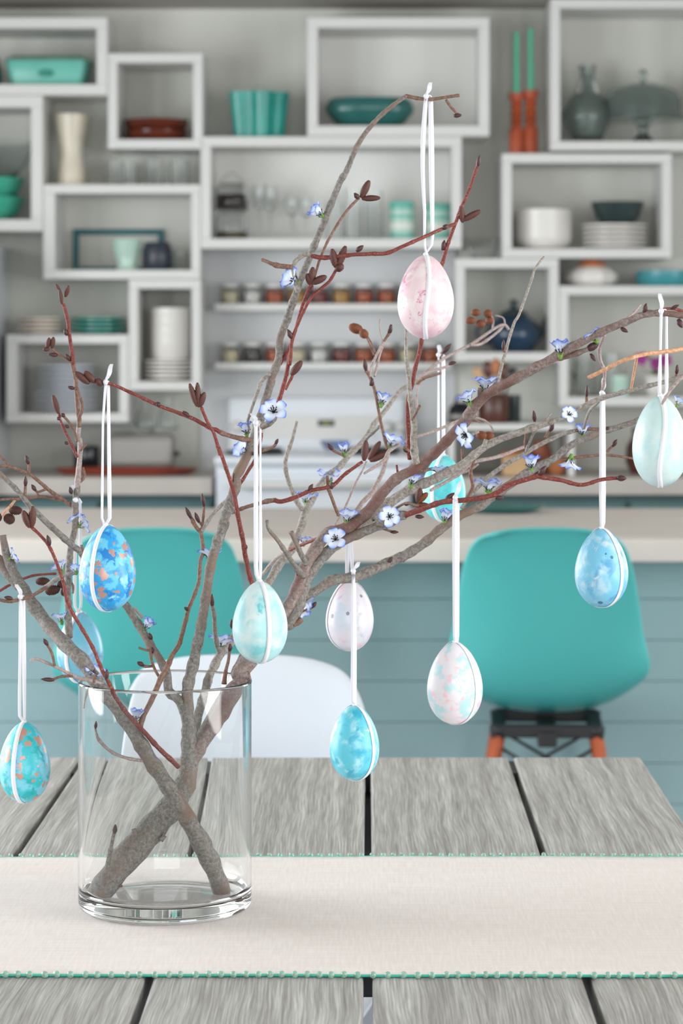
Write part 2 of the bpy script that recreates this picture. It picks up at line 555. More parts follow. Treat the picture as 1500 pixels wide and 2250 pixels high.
MB().lathe([(0, hd * .95), (S(6), hd * .95), (S(5), hd * 1.05), (S(11), hd * 1.15), (S(8), hd * 1.26), (0, hd * 1.3)], 16).build('knob', M['smoke_green_glass'], t)
# ---- box 8
z = b8['inner_z']
for i in range(4):
    single('white_bowl', M['white_ceramic'], [(0, 0), (S(40), 0), (S(57), .02), (S(61), .045), (S(60), .062), (S(58), .062), (S(54), .02), (0, .008)], put(1195, z + i * .024), 'white bowl, %s from the bottom of the stack beside the dark bowl' % ords[i], 'bowl', 'stacked white bowls')
for i in range(5):
    single('white_plate', M['white_ceramic'], plate_prof(S(72), .014), put(1350, z + i * .0165), 'white plate, %s from the bottom of the stack under the dark bowl' % ords[i], 'plate', 'stacked white plates')
single('dark_bowl', M['dark_bowl_glaze'], bowl_prof(S(59), S(32), S(54)), put(1356, z + 5 * .0165 - .006), 'dark grey green bowl resting on the white plates', 'bowl')
single('glass_bowl', M['glass'], bowl_prof(S(38), S(20), S(46), .003), put(1060, b9['top_z']), 'pale clear glass bowl standing above the teapot box', 'bowl')
# ---- box 9: teapot
z = b9['inner_z']
t = empty('teapot', put(1128, z), 'dark blue green glazed teapot', 'teapot')
h = S(82)
MB().lathe([(0, 0), (S(38), 0), (S(56), h * .25), (S(62), h * .5), (S(52), h * .78), (S(30), h), (0, h)], 32).build('pot_body', M['teapot_glaze'], t, angle=60)
l = MB().lathe([(S(31), h * .98), (S(29), h * 1.06), (S(12), h * 1.16), (S(6), h * 1.2), (S(11), h * 1.3), (S(7), h * 1.4), (0, h * 1.42)], 24).build('lid', M['dark_bowl_glaze'], t, angle=60)
MB().tube([Vector((S(50), 0, h * .45)), Vector((S(66), 0, h * .62)), Vector((S(74), 0, h * .9)), Vector((S(86), 0, h * 1.12))], [.02, .014, .011, .009], 10).build('spout', M['dark_bowl_glaze'], t)
MB().tube(handle_pts(S(56), h * .25, h * .8, .04, 9, PI), [.006] * 9, 8).build('handle', M['teapot_glaze'], t)
# ---- on box 10
z = b10['top_z']
t = empty('squash_dish', put(1300, z), 'off white squash shaped lidded dish with orange top', 'dish')
MB().lathe([(0, 0), (S(40), 0), (S(56), .02), (S(56), .04), (S(44), .06), (S(30), .068), (0, .068)], 40, lobes=10, lobe_amp=.035).build('dish_body', M['white_ceramic'], t, angle=60)
MB().lathe([(S(32), .066), (S(28), .08), (S(8), .088), (S(5), .096), (0, .097)], 24).build('lid', M['squash_orange'], t)
single('teal_dish', M['teal_dish_glaze'], [(0, 0), (S(60), 0), (S(66), .01), (S(66), .052), (S(63), .052), (S(60), .012), (0, .01)], put(1464, z), 'teal round casserole dish on the right hand box', 'dish')
# ---- box 10 inside
z = b10['inner_z']
for px, h_, r_ in ((1285, 100, 24), (1345, 92, 26)):
    single('cylinder_vase', M['glass'], mug_prof(S(r_), S(h_), .003), put(px, z, 8.86), ('taller' if h_ == 100 else 'shorter') + ' clear cylinder vase beside the purple flowers', 'vase', 'clear cylinder vases')
single('mint_tumbler', M['mint_ceramic'], mug_prof(S(20), S(46)), put(1362, z, 8.76), 'mint tumbler below the purple flowers', 'cup')
t = empty('potted_orchid', put(1442, z, 8.82), 'purple potted orchid in the right hand box', 'plant')
MB().lathe([(0, 0), (S(26), 0), (S(32), S(46)), (S(29), S(46)), (S(24), .01), (0, .01)], 24).build('pot', M['white_ceramic'], t)
MB().tube([Vector((0, 0, .05)), Vector((-.01, 0, .1)), Vector((-.03, -.02, .14)), Vector((-.055, -.03, .135))], [.003] * 4, 6).build('stem', M['leaf_green'], t)
for k, (bx, bz) in enumerate(((-.055, .125), (-.005, .11), (.025, .12))):
    m = MB()
    for q in range(5):
        a = 2 * PI * q / 5 + k
        d1 = Vector((math.cos(a), -.3, math.sin(a)))
        s1 = Vector((-math.sin(a), 0, math.cos(a)))
        c0 = Vector((bx, -.035, bz))
        m.add([c0, c0 + d1 * .014 + s1 * .011, c0 + d1 * .026, c0 + d1 * .014 - s1 * .011], [(0, 1, 2, 3)])
    m.build('bloom', M['purple_petal'], t)
for q in range(4):
    a = q * 1.7
    d1 = Vector((math.cos(a), math.sin(a) * .6, .5)); s1 = Vector((-math.sin(a), math.cos(a), 0)) * .012
    c0 = Vector((0, 0, .065))
    MB().add([c0, c0 + d1 * .03 + s1, c0 + d1 * .06, c0 + d1 * .03 - s1], [(0, 1, 2, 3)]).build('leaf', M['leaf_green'], t)
t = empty('trailing_plant', put(1262, z, 8.77), 'small dark leafy sprig in a bottle inside the right hand box', 'plant')
MB().lathe([(0, 0), (S(9), 0), (S(9), S(28)), (S(4), S(40)), (S(4), S(50)), (S(3), S(50)), (0, .01)], 16).build('bottle', M['glass'], t)
MB().tube([Vector((0, 0, .01)), Vector((.003, 0, .1)), Vector((-.004, 0, .19))], [.002] * 3, 5).build('stem', M['leaf_green'], t)
for q in range(9):
    a = q * 2.4
    c0 = Vector((0, 0, .06 + q * .015)); d1 = Vector((math.cos(a), math.sin(a), .4)) * .024; s1 = Vector((-math.sin(a), math.cos(a), 0)) * .008
    MB().add([c0, c0 + d1 * .5 + s1, c0 + d1, c0 + d1 * .5 - s1], [(0, 1, 2, 3)]).build('leaf', M['dark_bowl_glaze'], t)
# ---- box 11
z = b11['inner_z']
for i in range(5):
    single('white_plate', M['white_ceramic'], plate_prof(S(56), .012), put(372, z + i * .0135), 'white plate under the white cups, %s from the bottom' % ords[i], 'plate', 'white plates under the platter')
for i in range(4):
    single('white_cup', M['white_ceramic'], [(0, 0), (S(36), 0), (S(42), .01), (S(43), .075), (S(41), .075), (S(39), .012), (0, .008)], put(375, z + .07 + i * .033), 'white cup in the tall column, %s from the bottom' % ords[i], 'cup', 'column of white cups')
# ---- on box 12
z = b12['top_z']
for i in range(4):
    single('cream_plate', M['cream_plate'], plate_prof(S(50), .013), put(86, z + i * .0135), 'cream plate above the grey plates box, %s from the bottom' % ords[i], 'plate', 'stacked cream plates')
for i in range(4):
    single('teal_plate', M['teal_plate'], plate_prof(S(62), .013), put(216, z + i * .0135), 'teal plate above the grey plates box, %s from the bottom' % ords[i], 'plate', 'stacked teal plates')
z = b12['inner_z']
for i in range(9):
    single('grey_plate', M['grey_plate'], plate_prof(S(64 if i > 3 else 72), .015), put(146, z + i * .0175), 'pale grey plate in the tall stack, %s from the bottom' % ords[i], 'plate', 'stacked grey plates')
# ---- box 5 contents
z = b5['inner_z']
for i, (lab, matn, lvl, z_) in enumerate((('lower clip top glass jar with olive tea', 'olive_tea', .3, 0), ('upper clip top glass jar full of coffee beans', 'coffee_beans', .62, S(62)))):
    t = empty('storage_jar', put(509, z + z_, 8.82), lab, 'jar', 'clip top jars')
    h = S(60)
    MB().lathe([(0, 0), (S(33), 0), (S(35), .004), (S(35), h * .85), (S(28), h * .95), (S(26), h * .95), (S(33), h * .82), (S(33), .006), (0, .006)], 28).build('jar_body', M['glass'], t, angle=50)
    MB().lathe([(0, .0065), (S(32), .0065), (S(32), h * lvl), (0, h * lvl)], 24).build('filling', M[matn], t)
    MB().lathe([(S(28), h * .951), (S(29), h * 1.0), (S(10), h * 1.06), (0, h * 1.06)], 24).build('lid', M['glass'], t)
    if i:
        MB().tube([Vector((-S(28), 0, h * .95)), Vector((-S(20), 0, h * 1.2)), Vector((0, 0, h * 1.45)), Vector((S(20), 0, h * 1.2)), Vector((S(28), 0, h * .95))], [.0016] * 5, 6).build('wire_bail', M['steel'], t)
for i, (px, d) in enumerate(((570, 8.80), (594, 8.87), (640, 8.82), (672, 8.87))):
    h = S(122 if px < 600 else 96)
    single('wine_glass', M['glass'], [(0, 0), (S(15), 0), (S(14), .003), (S(2.5), .006), (S(2.5), h * .5), (S(12), h * .6), (S(15), h * .8), (S(13), h), (S(12.3), h), (S(14), h * .8), (S(11), h * .62), (0, h * .53)],
           put(px, z, d), 'clear stemmed glass beside the clip jars, %s from the left' % ords[i], 'glass', 'clear stemmed glasses', 20)
for i, (px, d, hh_) in enumerate(((776, 8.80, 112), (822, 8.86, 108), (735, 8.84, 84))):
    single('tall_glass', M['glass'], mug_prof(S(19), S(hh_), .0025), put(px, z, d), 'tall clear straight glass beside the canisters, %s one' % ('middle', 'right hand', 'left hand')[i], 'glass', 'tall clear glasses', 22)
for px, lab, hh_ in ((882, 'left', 84), (962, 'right', 80)):
    t = empty('canister', put(px, z, 8.82), 'mint green and white banded canister, %s one of the pair' % lab, 'canister', 'banded canisters')
    h = S(hh_); r_ = S(27)
    MB().lathe([(0, 0), (r_ * .94, 0), (r_, .004), (r_, h * .78), (0, h * .78)], 28).build('canister_body', M['mint_ceramic'], t, angle=50)
    for q in (.06, .3, .55):
        MB().lathe([(r_ * 1.001, h * q), (r_ * 1.012, h * q + .002), (r_ * 1.012, h * (q + .09)), (r_ * 1.001, h * (q + .09) + .002)], 28).build('band', M['aqua_ceramic'] if q != .3 else M['white_ceramic'], t)
    MB().lathe([(r_, h * .78), (r_ * 1.03, h * .8), (r_ * 1.03, h * .95), (r_ * .9, h), (0, h)], 28).build('lid', M['aqua_ceramic'], t, angle=50)

# ---- spice ledges above the stove
fills = {0: ['pale_spice', 'white_ceramic', 'russet_spice', 'ochre_spice', 'maroon_spice', 'ochre_spice', 'russet_spice', 'russet_spice', 'pale_spice', 'dark_spice'],
         1: ['pale_spice', 'dark_spice', 'russet_spice', 'pale_spice', 'white_ceramic', 'maroon_spice', 'russet_spice', 'russet_spice', 'pale_spice', 'russet_spice']}
words = {'pale_spice': 'pale', 'white_ceramic': 'white', 'russet_spice': 'russet', 'ochre_spice': 'ochre', 'maroon_spice': 'maroon', 'dark_spice': 'dark grey'}
jar_me = MB().lathe([(0, 0), (.030, 0), (.032, .003), (.032, .058), (.027, .064), (.0255, .064), (.030, .056), (.030, .004), (0, .004)], 20).mesh('jar_body', M['glass'])
lid_me = MB().lathe([(0, .0635), (.0285, .0635), (.0285, .078), (0, .078)], 20).mesh('lid', M['white'])
fill_me = {k: MB().lathe([(0, .0045), (.0295, .0045), (.0295, .052), (0, .052)], 18).mesh('filling', M[k]) for k in words}
for row, yb in ((0, 674), (1, 803)):
    d = 8.93
    zt = at(0, yb, d).z
    a, b = at(474, 0, d).x, at(990, 0, d).x
    t = empty('spice_ledge', ((a + b) / 2, d, zt), ('upper' if row == 0 else 'lower') + ' narrow white spice ledge over the stove', 'shelf', 'spice ledges')
    MB().box((a - t.location.x, -.045, -.014), (b - t.location.x, .054, 0)).build('board', M['white'], t, False, .002)
    MB().box((a - t.location.x, -.049, -.014), (b - t.location.x, -.045, .010)).build('front_lip', M['white'], t, False, .001)
    for i in range(10):
        px = 505 + i * 49
        k = fills[row][i]
        j = empty('spice_jar', ((px - PX0) / FOC * d, d, zt), '%s jar from the left on the %s spice ledge, %s filling' % (ords[i], 'upper' if row == 0 else 'lower', words[k]), 'jar', 'spice jars over the stove')
        link(jar_me, 'jar_body', j); link(lid_me, 'lid', j); link(fill_me[k], 'filling', j)

# ================================================================ KITCHEN COUNTER, STOVE, ISLAND
CT = 0.823
def slab(name, mats, x0, x1, y0, y1, z0, z1, parent=None, bev=.003):
    return MB().box((x0, y0, z0), (x1, y1, z1)).build(name, mats, parent, False, bev)
lx, rx = at(466, 0, 8.4).x, at(909, 0, 8.4).x
FX = at(20, 0, 8.98).x
for (xa, xb, lab) in ((FX + .006, lx, 'beige worktop left of the stove'), (rx, 2.2, 'beige worktop right of the stove')):
    o = slab('worktop', M['counter'], xa, xb, 8.4, 8.9999, CT - .055, CT)
    tag(o, lab, 'worktop', 'kitchen worktops')
    n = 2 if xb == lx else 3
    for i in range(n):
        x_a, x_b = xa + (xb - xa) * i / n, xa + (xb - xa) * (i + 1) / n
        t = empty('base_cabinet', ((x_a + x_b) / 2, 8.45, 0), 'teal base cabinet under the worktop %s of the stove, %s from the stove' % ('left' if xa < 0 and xb < 0 else 'right', ords[(n - 1 - i) if xb == lx else i]), 'cabinet', 'teal base cabinets')
        hw = (x_b - x_a) / 2 - .001
        MB().box((-hw, .02, 0), (hw, .549, CT - .056)).build('carcass', M['shaded_teal'], t, False)
        dr = MB().box((-hw + .01, 0, .1), (hw - .01, .0198, CT - .08)).build('door', M['shaded_teal'], t, False, .003)
        MB().box((-.05, -.02, CT - .2), (.05, -.0002, CT - .19)).build('handle', M['steel'], dr, False, .002)
# stove
sx0, sx1 = at(473, 0, 8.35).x, at(903, 0, 8.35).x
zs = at(0, 1002, 8.35).z
t = empty('stove', ((sx0 + sx1) / 2, 8.35, 0), 'white electric range with a clock panel', 'stove')
hw = (sx1 - sx0) / 2
MB().box((-hw, .03, .0), (hw, .64, zs - .03)).build('oven_body', M['enamel'], t, False, .006)
MB().box((-hw - .004, -.005, zs - .0299), (hw + .004, .56, zs)).build('cooktop', M['enamel'], t, False, .01)
pz0, pz1 = zs + .0003, at(0, 872, 8.9).z
MB().box((-hw + .01, .56, zs - .02), (hw - .01, .64, pz1)).build('control_panel', M['enamel'], t, False, .015)
o = MB().box((-.028, .552, 0), (.028, .5599, .022)).build('clock_display', M['display'], t, False, .002)
o.location = (at(716, 0, 8.9).x - t.location.x, 0, at(0, 937, 8.9).z)
for q in range(3):
    MB().box((-.012 + q * .009, .5505, .006), (-.006 + q * .009, .5519, .016)).build('digit', M['display_digits'], o, False)
MB().box((-.19, .556, at(0, 962, 8.9).z), (.2, .5599, at(0, 912, 8.9).z)).build('keypad', M['white'], t, False, .002)
for px in (520, 560, 850, 880):
    k = MB().lathe([(0, 0), (.022, 0), (.019, .02), (0, .022)], 18, rot=Matrix.Rotation(PI / 2, 3, 'X')).build('knob', M['white'], t)
    k.location = (at(px, 0, 8.9).x - t.location.x, .559, at(0, 938, 8.9).z)
for (bx, by, br) in ((-.19, .14, .09), (.19, .14, .075), (-.19, .40, .075), (.19, .40, .09)):
    m = MB()
    for q in (1, .72, .44):
        ring = [Vector((bx + br * q * math.cos(a * PI / 12), by + br * q * math.sin(a * PI / 12), zs + .006)) for a in range(25)]
        m.tube(ring, [.005] * 25, 6)
    m.build('burner', M['black_metal'], t)
d_ = MB().box((-hw + .01, 0, .2), (hw - .01, .0298, zs - .06)).build('oven_door', M['enamel'], t, False, .006)
MB().tube([Vector((-hw + .08, 0, zs - .09)), Vector((-hw + .08, -.04, zs - .09)), Vector((hw - .08, -.04, zs - .09)), Vector((hw - .08, 0, zs - .09))], [.011] * 4, 8).build('handle', M['white'], d_)
single('spoon_rest', M['blue_grey'], [(0, 0), (.03, 0), (.05, .03), (.047, .03), (.028, .005), (0, .005)], at(735, 0, 8.55) * Vector((1, 1, 0)) + Vector((0, 0, zs + .011)), 'blue grey bowl resting on the cooktop', 'bowl')
# items on the left worktop
def on(px, d, zz=CT): return Vector(((px - PX0) / FOC * d, d, zz + .0003))
t = empty('tray', on(278, 8.62), 'long rust red oval tray on the left worktop', 'tray')
o = MB().lathe([(0, 0), (S(130), 0), (S(150), .012), (S(153), .020), (S(148), .018), (S(128), .006), (0, .006)], 40).build('tray_body', M['red_tray'], t, angle=60); o.scale = (1, .42, 1)
t = empty('toaster', on(310, 8.86), 'brushed grey toaster behind the red tray', 'toaster')
MB().box((-S(75), -.06, .012), (S(72), .08, S(82))).build('toaster_body', M['steel'], t, False, .02)
MB().box((-S(60), -.02, S(82) - .002), (S(58), .0, S(82) + .0015)).build('slot', M['black_metal'], t, False)
MB().box((S(72), -.01, .05), (S(84), .02, .065)).build('lever', M['black_metal'], t, False, .003)
for sx_ in (-1, 1):
    MB().box((sx_ * S(60) - .01, -.05, 0), (sx_ * S(60) + .01, .06, .012)).build('foot', M['black_metal'], t, False)
t = dish('crock', M['black_glaze'], [(0, 0), (S(24), 0), (S(28), .01), (S(28), S(52)), (S(26), S(56)), (S(24), S(56)), (S(24), .012), (0, .01)], on(190, 8.80), 'glossy black crock beside the toaster', 'crock', parts='crock_body')
for px, h_ in ((318, 70), (368, 78)):
    single('carafe', M['glass'], [(0, 0), (.03, 0), (.036, .02), (.03, .06), (.016, .085), (.02, S(h_)), (.018, S(h_)), (.014, .085), (.028, .06), (.033, .02), (0, .006)], Vector((at(px, 0, 8.86).x, 8.86 + .01, CT + S(82) + .0025)),
           'clear glass carafe on the toaster, %s one' % ('left' if px == 318 else 'right'), 'carafe', 'carafes', 20)
# tall white appliance at the left edge
t = empty('refrigerator', (at(-150, 0, 8.3).x, 8.3, 0), 'white refrigerator cut off at the left edge', 'refrigerator')
xr = FX - t.location.x
MB().box((-.6, .05, .02), (xr, .68, at(0, 525, 8.3).z)).build('cabinet_body', M['enamel'], t, False, .01)
d_ = MB().box((-.6, 0, .04), (xr, .0495, at(0, 528, 8.3).z)).build('door', M['enamel'], t, False, .012)
MB().tube([Vector((xr - .03, 0, .7)), Vector((xr - .03, -.04, .72)), Vector((xr - .03, -.04, 1.1)), Vector((xr - .03, 0, 1.12))], [.009] * 4, 8).build('handle', M['enamel'], d_)
# riser on the right worktop with crocks and boards
a, b = at(985, 1041, 8.5), at(1262, 931, 8.5)
t = empty('counter_riser', ((a.x + b.x) / 2, 8.5, CT), 'low white open riser on the right worktop', 'shelf')
hw = (b.x - a.x) / 2; hz = b.z - CT
MB().box((-hw, 0, hz - .022), (hw, .45, hz)).build('top_board', M['white'], t, False, .002)
MB().box((-hw, 0, .0005), (-hw + .02, .45, hz - .022)).build('side_board', M['white'], t, False, .002)
MB().box((hw - .02, 0, .0005), (hw, .45, hz - .022)).build('side_board', M['white'], t, False, .002)
RZ = CT + hz
t = dish('utensil_crock', M['brown_glaze'], [(0, 0), (S(30), 0), (S(34), .02), (S(34), S(56)), (S(30), S(62)), (S(27), S(62)), (S(29), .02), (0, .012)], on(1084, 8.62, RZ), 'dark brown crock crammed with wooden spoons', 'crock', parts='crock_body')
cr = t.location
for i, (dx, ln, tilt, mt) in enumerate(((-.024, .17, -.5, 'tan_wood'), (-.012, .19, -.15, 'brown_glaze'), (.004, .2, .05, 'orange_wood'), (.02, .18, .3, 'brown_glaze'), (.026, .17, .6, 'black_glaze'))):
    s_ = empty('spoon', (cr.x + dx * .5, cr.y, cr.z + .02), '%s in the brown crock' % ('tan wooden spoon leaning far left', 'dark wooden spoon leaning slightly left', 'orange wooden spoon standing upright', 'dark wooden spoon leaning right', 'black ladle leaning far right')[i], 'spoon', 'kitchen spoons')
    s_.rotation_euler = (0, tilt * .55, 0)
    MB().tube([Vector((0, 0, 0)), Vector((0, 0, ln * .7))], [.004, .004], 8).build('handle', M[mt], s_)
    m = MB().lathe([(0, -.03), (.012, -.022), (.018, 0), (.014, .022), (0, .032)], 14).build('bowl', M[mt], s_); m.location = (0, 0, ln * .7 + .02); m.scale = (1, .4, 1)
t = dish('canister', M['dark_bowl_glaze'], mug_prof(S(15), S(58)), on(1128, 8.7, RZ), 'slim dark grey canister right of the spoons', 'canister', parts='canister_body')
t = empty('kettle', on(1003, 8.64, RZ), 'small dark kettle with pale band behind the branches', 'kettle')
t.location.x += .012
MB().lathe([(0, 0), (.04, 0), (.043, .02), (.036, .05), (.02, .064), (0, .066)], 24).build('kettle_body', M['black_glaze'], t)
MB().lathe([(.0425, .012), (.0445, .014), (.0445, .024), (.0415, .026)], 24).build('band', M['steel'], t)
MB().tube([Vector((-.02, 0, .055)), Vector((-.012, 0, .085)), Vector((.012, 0, .085)), Vector((.02, 0, .055))], [.004] * 4, 6).build('handle', M['black_glaze'], t)
MB().tube([Vector((.034, 0, .03)), Vector((.052, 0, .05)), Vector((.058, 0, .062))], [.009, .007, .005], 8).build('spout', M['black_glaze'], t)
t = empty('storage_box', on(1130, 8.56), 'tan wooden box under the riser', 'box')
MB().box((-S(26), -.03, 0), (S(26), .06, S(42))).build('box_body', M['tan_wood'], t, False, .004)
MB().box((-S(27), -.032, S(42) + .0002), (S(27), .062, S(50))).build('lid', M['orange_wood'], t, False, .003)
single('terracotta_jar', M['terracotta'], [(0, 0), (S(18), 0), (S(25), .03), (S(24), .07), (S(15), S(66)), (S(17), S(72)), (S(13), S(72)), (S(20), .06), (0, .012)], on(1188, 8.66), 'terracotta jar under the riser', 'jar')
single('wooden_bowl', M['orange_wood'], bowl_prof(S(25), S(13), S(36)), on(1224, 8.56), 'small orange wooden bowl under the riser', 'bowl')
t = dish('pitcher', M['brown_glaze'], [(0, 0), (.04, 0), (.058, .04), (.055, .09), (.034, .125), (.038, .15), (.034, .15), (.03, .125), (.05, .08), (0, .012)], on(1412, 8.66), 'dark brown pitcher hidden behind the pale mint egg', 'pitcher', parts='pitcher_body')
MB().tube(handle_pts(.045, .05, .13, .035), [.006] * 9, 6).build('handle', M['brown_glaze'], t)

# island / breakfast bar
IT = at(0, 1181, 5.6).z
t = empty('kitchen_island', (0, 5.6, 0), 'teal boarded kitchen island with a thick pale top', 'island')
MB().box((-2.0, 0, IT - .053), (2.0, 1.0, IT - .004)).build('edge_band', M['counter_edge'], t, False, .004)
MB().box((-2.0, .004, IT - .0039), (2.0, 1.0, IT)).build('top_surface', M['counter'], t, False, .001)
MB().box((-1.85, .17, .08), (1.85, .9, IT - .0535)).build('carcass', M['teal_paint'], t, False)
MB().box((-1.8, .2, 0), (1.8, .85, .0795)).build('plinth', M['black_metal'], t, False)
bh = 0.0895
zt_ = IT - .056
nb = 0
while zt_ - bh > .07:
    MB().box((-1.9, .15, zt_ - bh + .0009), (1.9, .1695, zt_)).build('board', M['teal_paint'], t, False, .0015)
    zt_ -= bh
    nb += 1
single('teal_platter', M['dark_teal_ceramic'], [(0, 0), (.07, 0), (.10, .012), (.102, .018), (.098, .018), (.068, .005), (0, .005)], Vector((at(1105, 0, 6.45).x, 6.45, IT + .0003)), 'shallow dark teal platter on the island', 'platter')


# ================================================================ SHELL CHAIRS
def shell_mesh(name, mat):
    # centre line of the moulded shell: (y towards the seat front, z, half width, forward lift of the sides)
    rows = [(-.040, .400, .105, .000), (-.034, .394, .135, .002), (-.026, .378, .158, .008), (-.012, .340, .176, .018), (.000, .290, .188, .028),
            (.010, .230, .199, .042), (.018, .170, .208, .058), (.030, .110, .214, .075), (.052, .060, .214, .085), (.090, .022, .208, .085),
            (.150, .004, .205, .075), (.230, .000, .205, .060), (.310, .008, .203, .045), (.365, .014, .196, .026), (.395, .006, .175, .010), (.405, -.004, .150, .0)]
    nu = 17
    vs, fs = [], []
    for k, (y, z, hw, lift) in enumerate(rows):
        # direction of the lift: forward on the back, upward on the seat
        f = min(1, max(0, (k - 6) / 4.0))
        for i in range(nu):
            u = -1 + 2 * i / (nu - 1)
            e = abs(u) ** 2.6
            yy = y + lift * e * (1 - f)
            zz = z + lift * e * f
            if k < 3: zz -= (.016 - .005 * k) * abs(u) ** 3
            x = hw * (1 - .04 * e) * u
            if 7 <= k <= 10: x *= 1 + .04 * e
            vs.append((x, yy, zz))
    for k in range(len(rows) - 1):
        for i in range(nu - 1):
            fs.append((k * nu + i, k * nu + i + 1, (k + 1) * nu + i + 1, (k + 1) * nu + i))
    m = MB().add(vs, fs)
    return m


def shell_chair(loc, rz, label, mat, seat_z, name, cat, scale=1.0, group=None):
    """seat_z = height of the shell's lowest point above the floor."""
    r = empty(name, (loc[0], loc[1], 0), label, cat, group, rz)
    o = shell_mesh('seat_shell', mat).build('seat_shell', mat, r)
    md = o.modifiers.new('thick', 'SOLIDIFY'); md.thickness = .008; md.offset = 1
    md = o.modifiers.new('round', 'SUBSURF'); md.levels = 2; md.render_levels = 2
    o.location = (0, 0, seat_z)
    o.scale = (scale, scale, scale)
    mt = MB()
    mt.box((-.11, .06, seat_z - .034), (.11, .09, seat_z - .008)).box((-.11, .29, seat_z - .034), (.11, .32, seat_z - .008))
    mt.box((-.115, .06, seat_z - .036), (-.085, .32, seat_z - .012)).box((.085, .06, seat_z - .036), (.115, .32, seat_z - .012))
    mt.box((-.02, .04, seat_z - .05), (.02, .34, seat_z - .02))
    mt.build('mount', M['black_metal'], r, False, .004)
    for sx_ in (-1, 1):
        for (y0, y1) in ((.075, -.0), (.305, .40)):
            p0 = Vector((sx_ * .100, y0, seat_z - .028)); p1 = Vector((sx_ * .17, y1, 0))
            pm = p0.lerp(p1, .12)
            l = MB().tube([p0.lerp(p1, .005), p0.lerp(p1, .6), p1], [.015, .013, .009], 12).build('leg', M['dowel'], r)
            MB().tube([p0 + Vector((0, 0, .016)), p0.lerp(p1, .004)], [.018, .017], 10).build('leg_bracket', M['black_metal'], r)
    for (pa, pb) in (((-.105, .07), (.105, .07)), ((-.105, .31), (.105, .31)), ((-.105, .07), (-.105, .31)), ((.105, .07), (.105, .31))):
        A = Vector((pa[0], pa[1], seat_z - .05)); B = Vector((pb[0], pb[1], seat_z - .05))
        A2 = Vector((pa[0] * 1.25, pa[1] + (-.02 if pa[1] < .2 else .025), seat_z - .19)); B2 = Vector((pb[0] * 1.25, pb[1] + (-.02 if pb[1] < .2 else .025), seat_z - .19))
        MB().tube([A, B2], [.004, .004], 6).tube([B, A2], [.004, .004], 6).build('cross_wire', M['black_metal'], r)
    return r


SZ = at(0, 1592, 5.35).z
shell_chair((at(1203, 0, 5.33).x, 5.33, 0), math.radians(-3), 'turquoise moulded shell stool on dowel legs right of the vase', M['teal_shell'], SZ, 'shell_stool', 'stool', 1.0, 'turquoise shell stools')
shell_chair((at(338, 0, 5.33).x, 5.33, 0), math.radians(4), 'turquoise moulded shell stool behind the branches, left of the white chair', M['teal_shell'], SZ, 'shell_stool', 'stool', 1.0, 'turquoise shell stools')
shell_chair((at(527, 0, 3.62).x, 3.62, 0), PI, 'white moulded shell chair drawn up to the table behind the vase', M['white_shell'], at(0, 1440, 3.64).z - .412, 'shell_chair', 'chair', 1.02)
# ================================================================ TABLE AND RUNNER
TZ = 0.74


def plank_mat():
    m, nt, p = new_mat('weathered_grey_planks')
    tc = N(nt, 'ShaderNodeTexCoord'); oi = N(nt, 'ShaderNodeObjectInfo')
    add = N(nt, 'ShaderNodeVectorMath', operation='ADD')
    sc_ = N(nt, 'ShaderNodeVectorMath', operation='SCALE', ins={3: 7.0})
    cb = N(nt, 'ShaderNodeCombineXYZ')
    for k in range(3): nt.links.new(oi.outputs['Random'], cb.inputs[k])
    nt.links.new(cb.outputs[0], sc_.inputs[0])
    nt.links.new(tc.outputs['Object'], add.inputs[0]); nt.links.new(sc_.outputs[0], add.inputs[1])
    # slow warp makes the grain wander and form cathedral arches
    wz = N(nt, 'ShaderNodeTexNoise', ins={'Scale': 1.0, 'Detail': 2.0})
    mp0 = N(nt, 'ShaderNodeMapping'); mp0.inputs['Scale'].default_value = (10, 3.5, 9)
    nt.links.new(add.outputs[0], mp0.inputs[0]); nt.links.new(mp0.outputs[0], wz.inputs['Vector'])
    wsub = N(nt, 'ShaderNodeVectorMath', operation='MULTIPLY_ADD'); wsub.inputs[1].default_value = (.016, 0.01, .0)
    nt.links.new(wz.outputs['Color'], wsub.inputs[0]); nt.links.new(add.outputs[0], wsub.inputs[2])
    mp = N(nt, 'ShaderNodeMapping'); mp.inputs['Scale'].default_value = (640, 11, 60)
    nt.links.new(wsub.outputs[0], mp.inputs[0])
    n1 = N(nt, 'ShaderNodeTexNoise', ins={'Scale': 1.0, 'Detail': 3.0, 'Roughness': .6})
    nt.links.new(mp.outputs[0], n1.inputs['Vector'])
    mp2 = N(nt, 'ShaderNodeMapping'); mp2.inputs['Scale'].default_value = (80, 1.6, 20)
    nt.links.new(wsub.outputs[0], mp2.inputs[0])
    n2 = N(nt, 'ShaderNodeTexNoise', ins={'Scale': 1.0, 'Detail': 2.0})
    nt.links.new(mp2.outputs[0], n2.inputs['Vector'])
    mx = N(nt, 'ShaderNodeMath', operation='MULTIPLY_ADD', ins={1: .34, 2: .035})
    nt.links.new(n2.outputs['Fac'], mx.inputs[0])
    ad = N(nt, 'ShaderNodeMath', operation='MULTIPLY_ADD', ins={1: .6})
    nt.links.new(n1.outputs['Fac'], ad.inputs[0]); nt.links.new(mx.outputs[0], ad.inputs[2])
    r = ramp(nt, [(.34, srgb(126, 124, 119)), (.47, srgb(153, 151, 146)), (.56, srgb(176, 175, 171)), (.68, srgb(206, 205, 201))])
    nt.links.new(ad.outputs[0], r.inputs[0])
    nt.links.new(r.outputs[0], p.inputs['Base Color'])
    p.inputs['Roughness'].default_value = .75
    bp = N(nt, 'ShaderNodeBump', ins={'Strength': .5, 'Distance': .0015})
    nt.links.new(n1.outputs['Fac'], bp.inputs['Height']); nt.links.new(bp.outputs[0], p.inputs['Normal'])
    return m


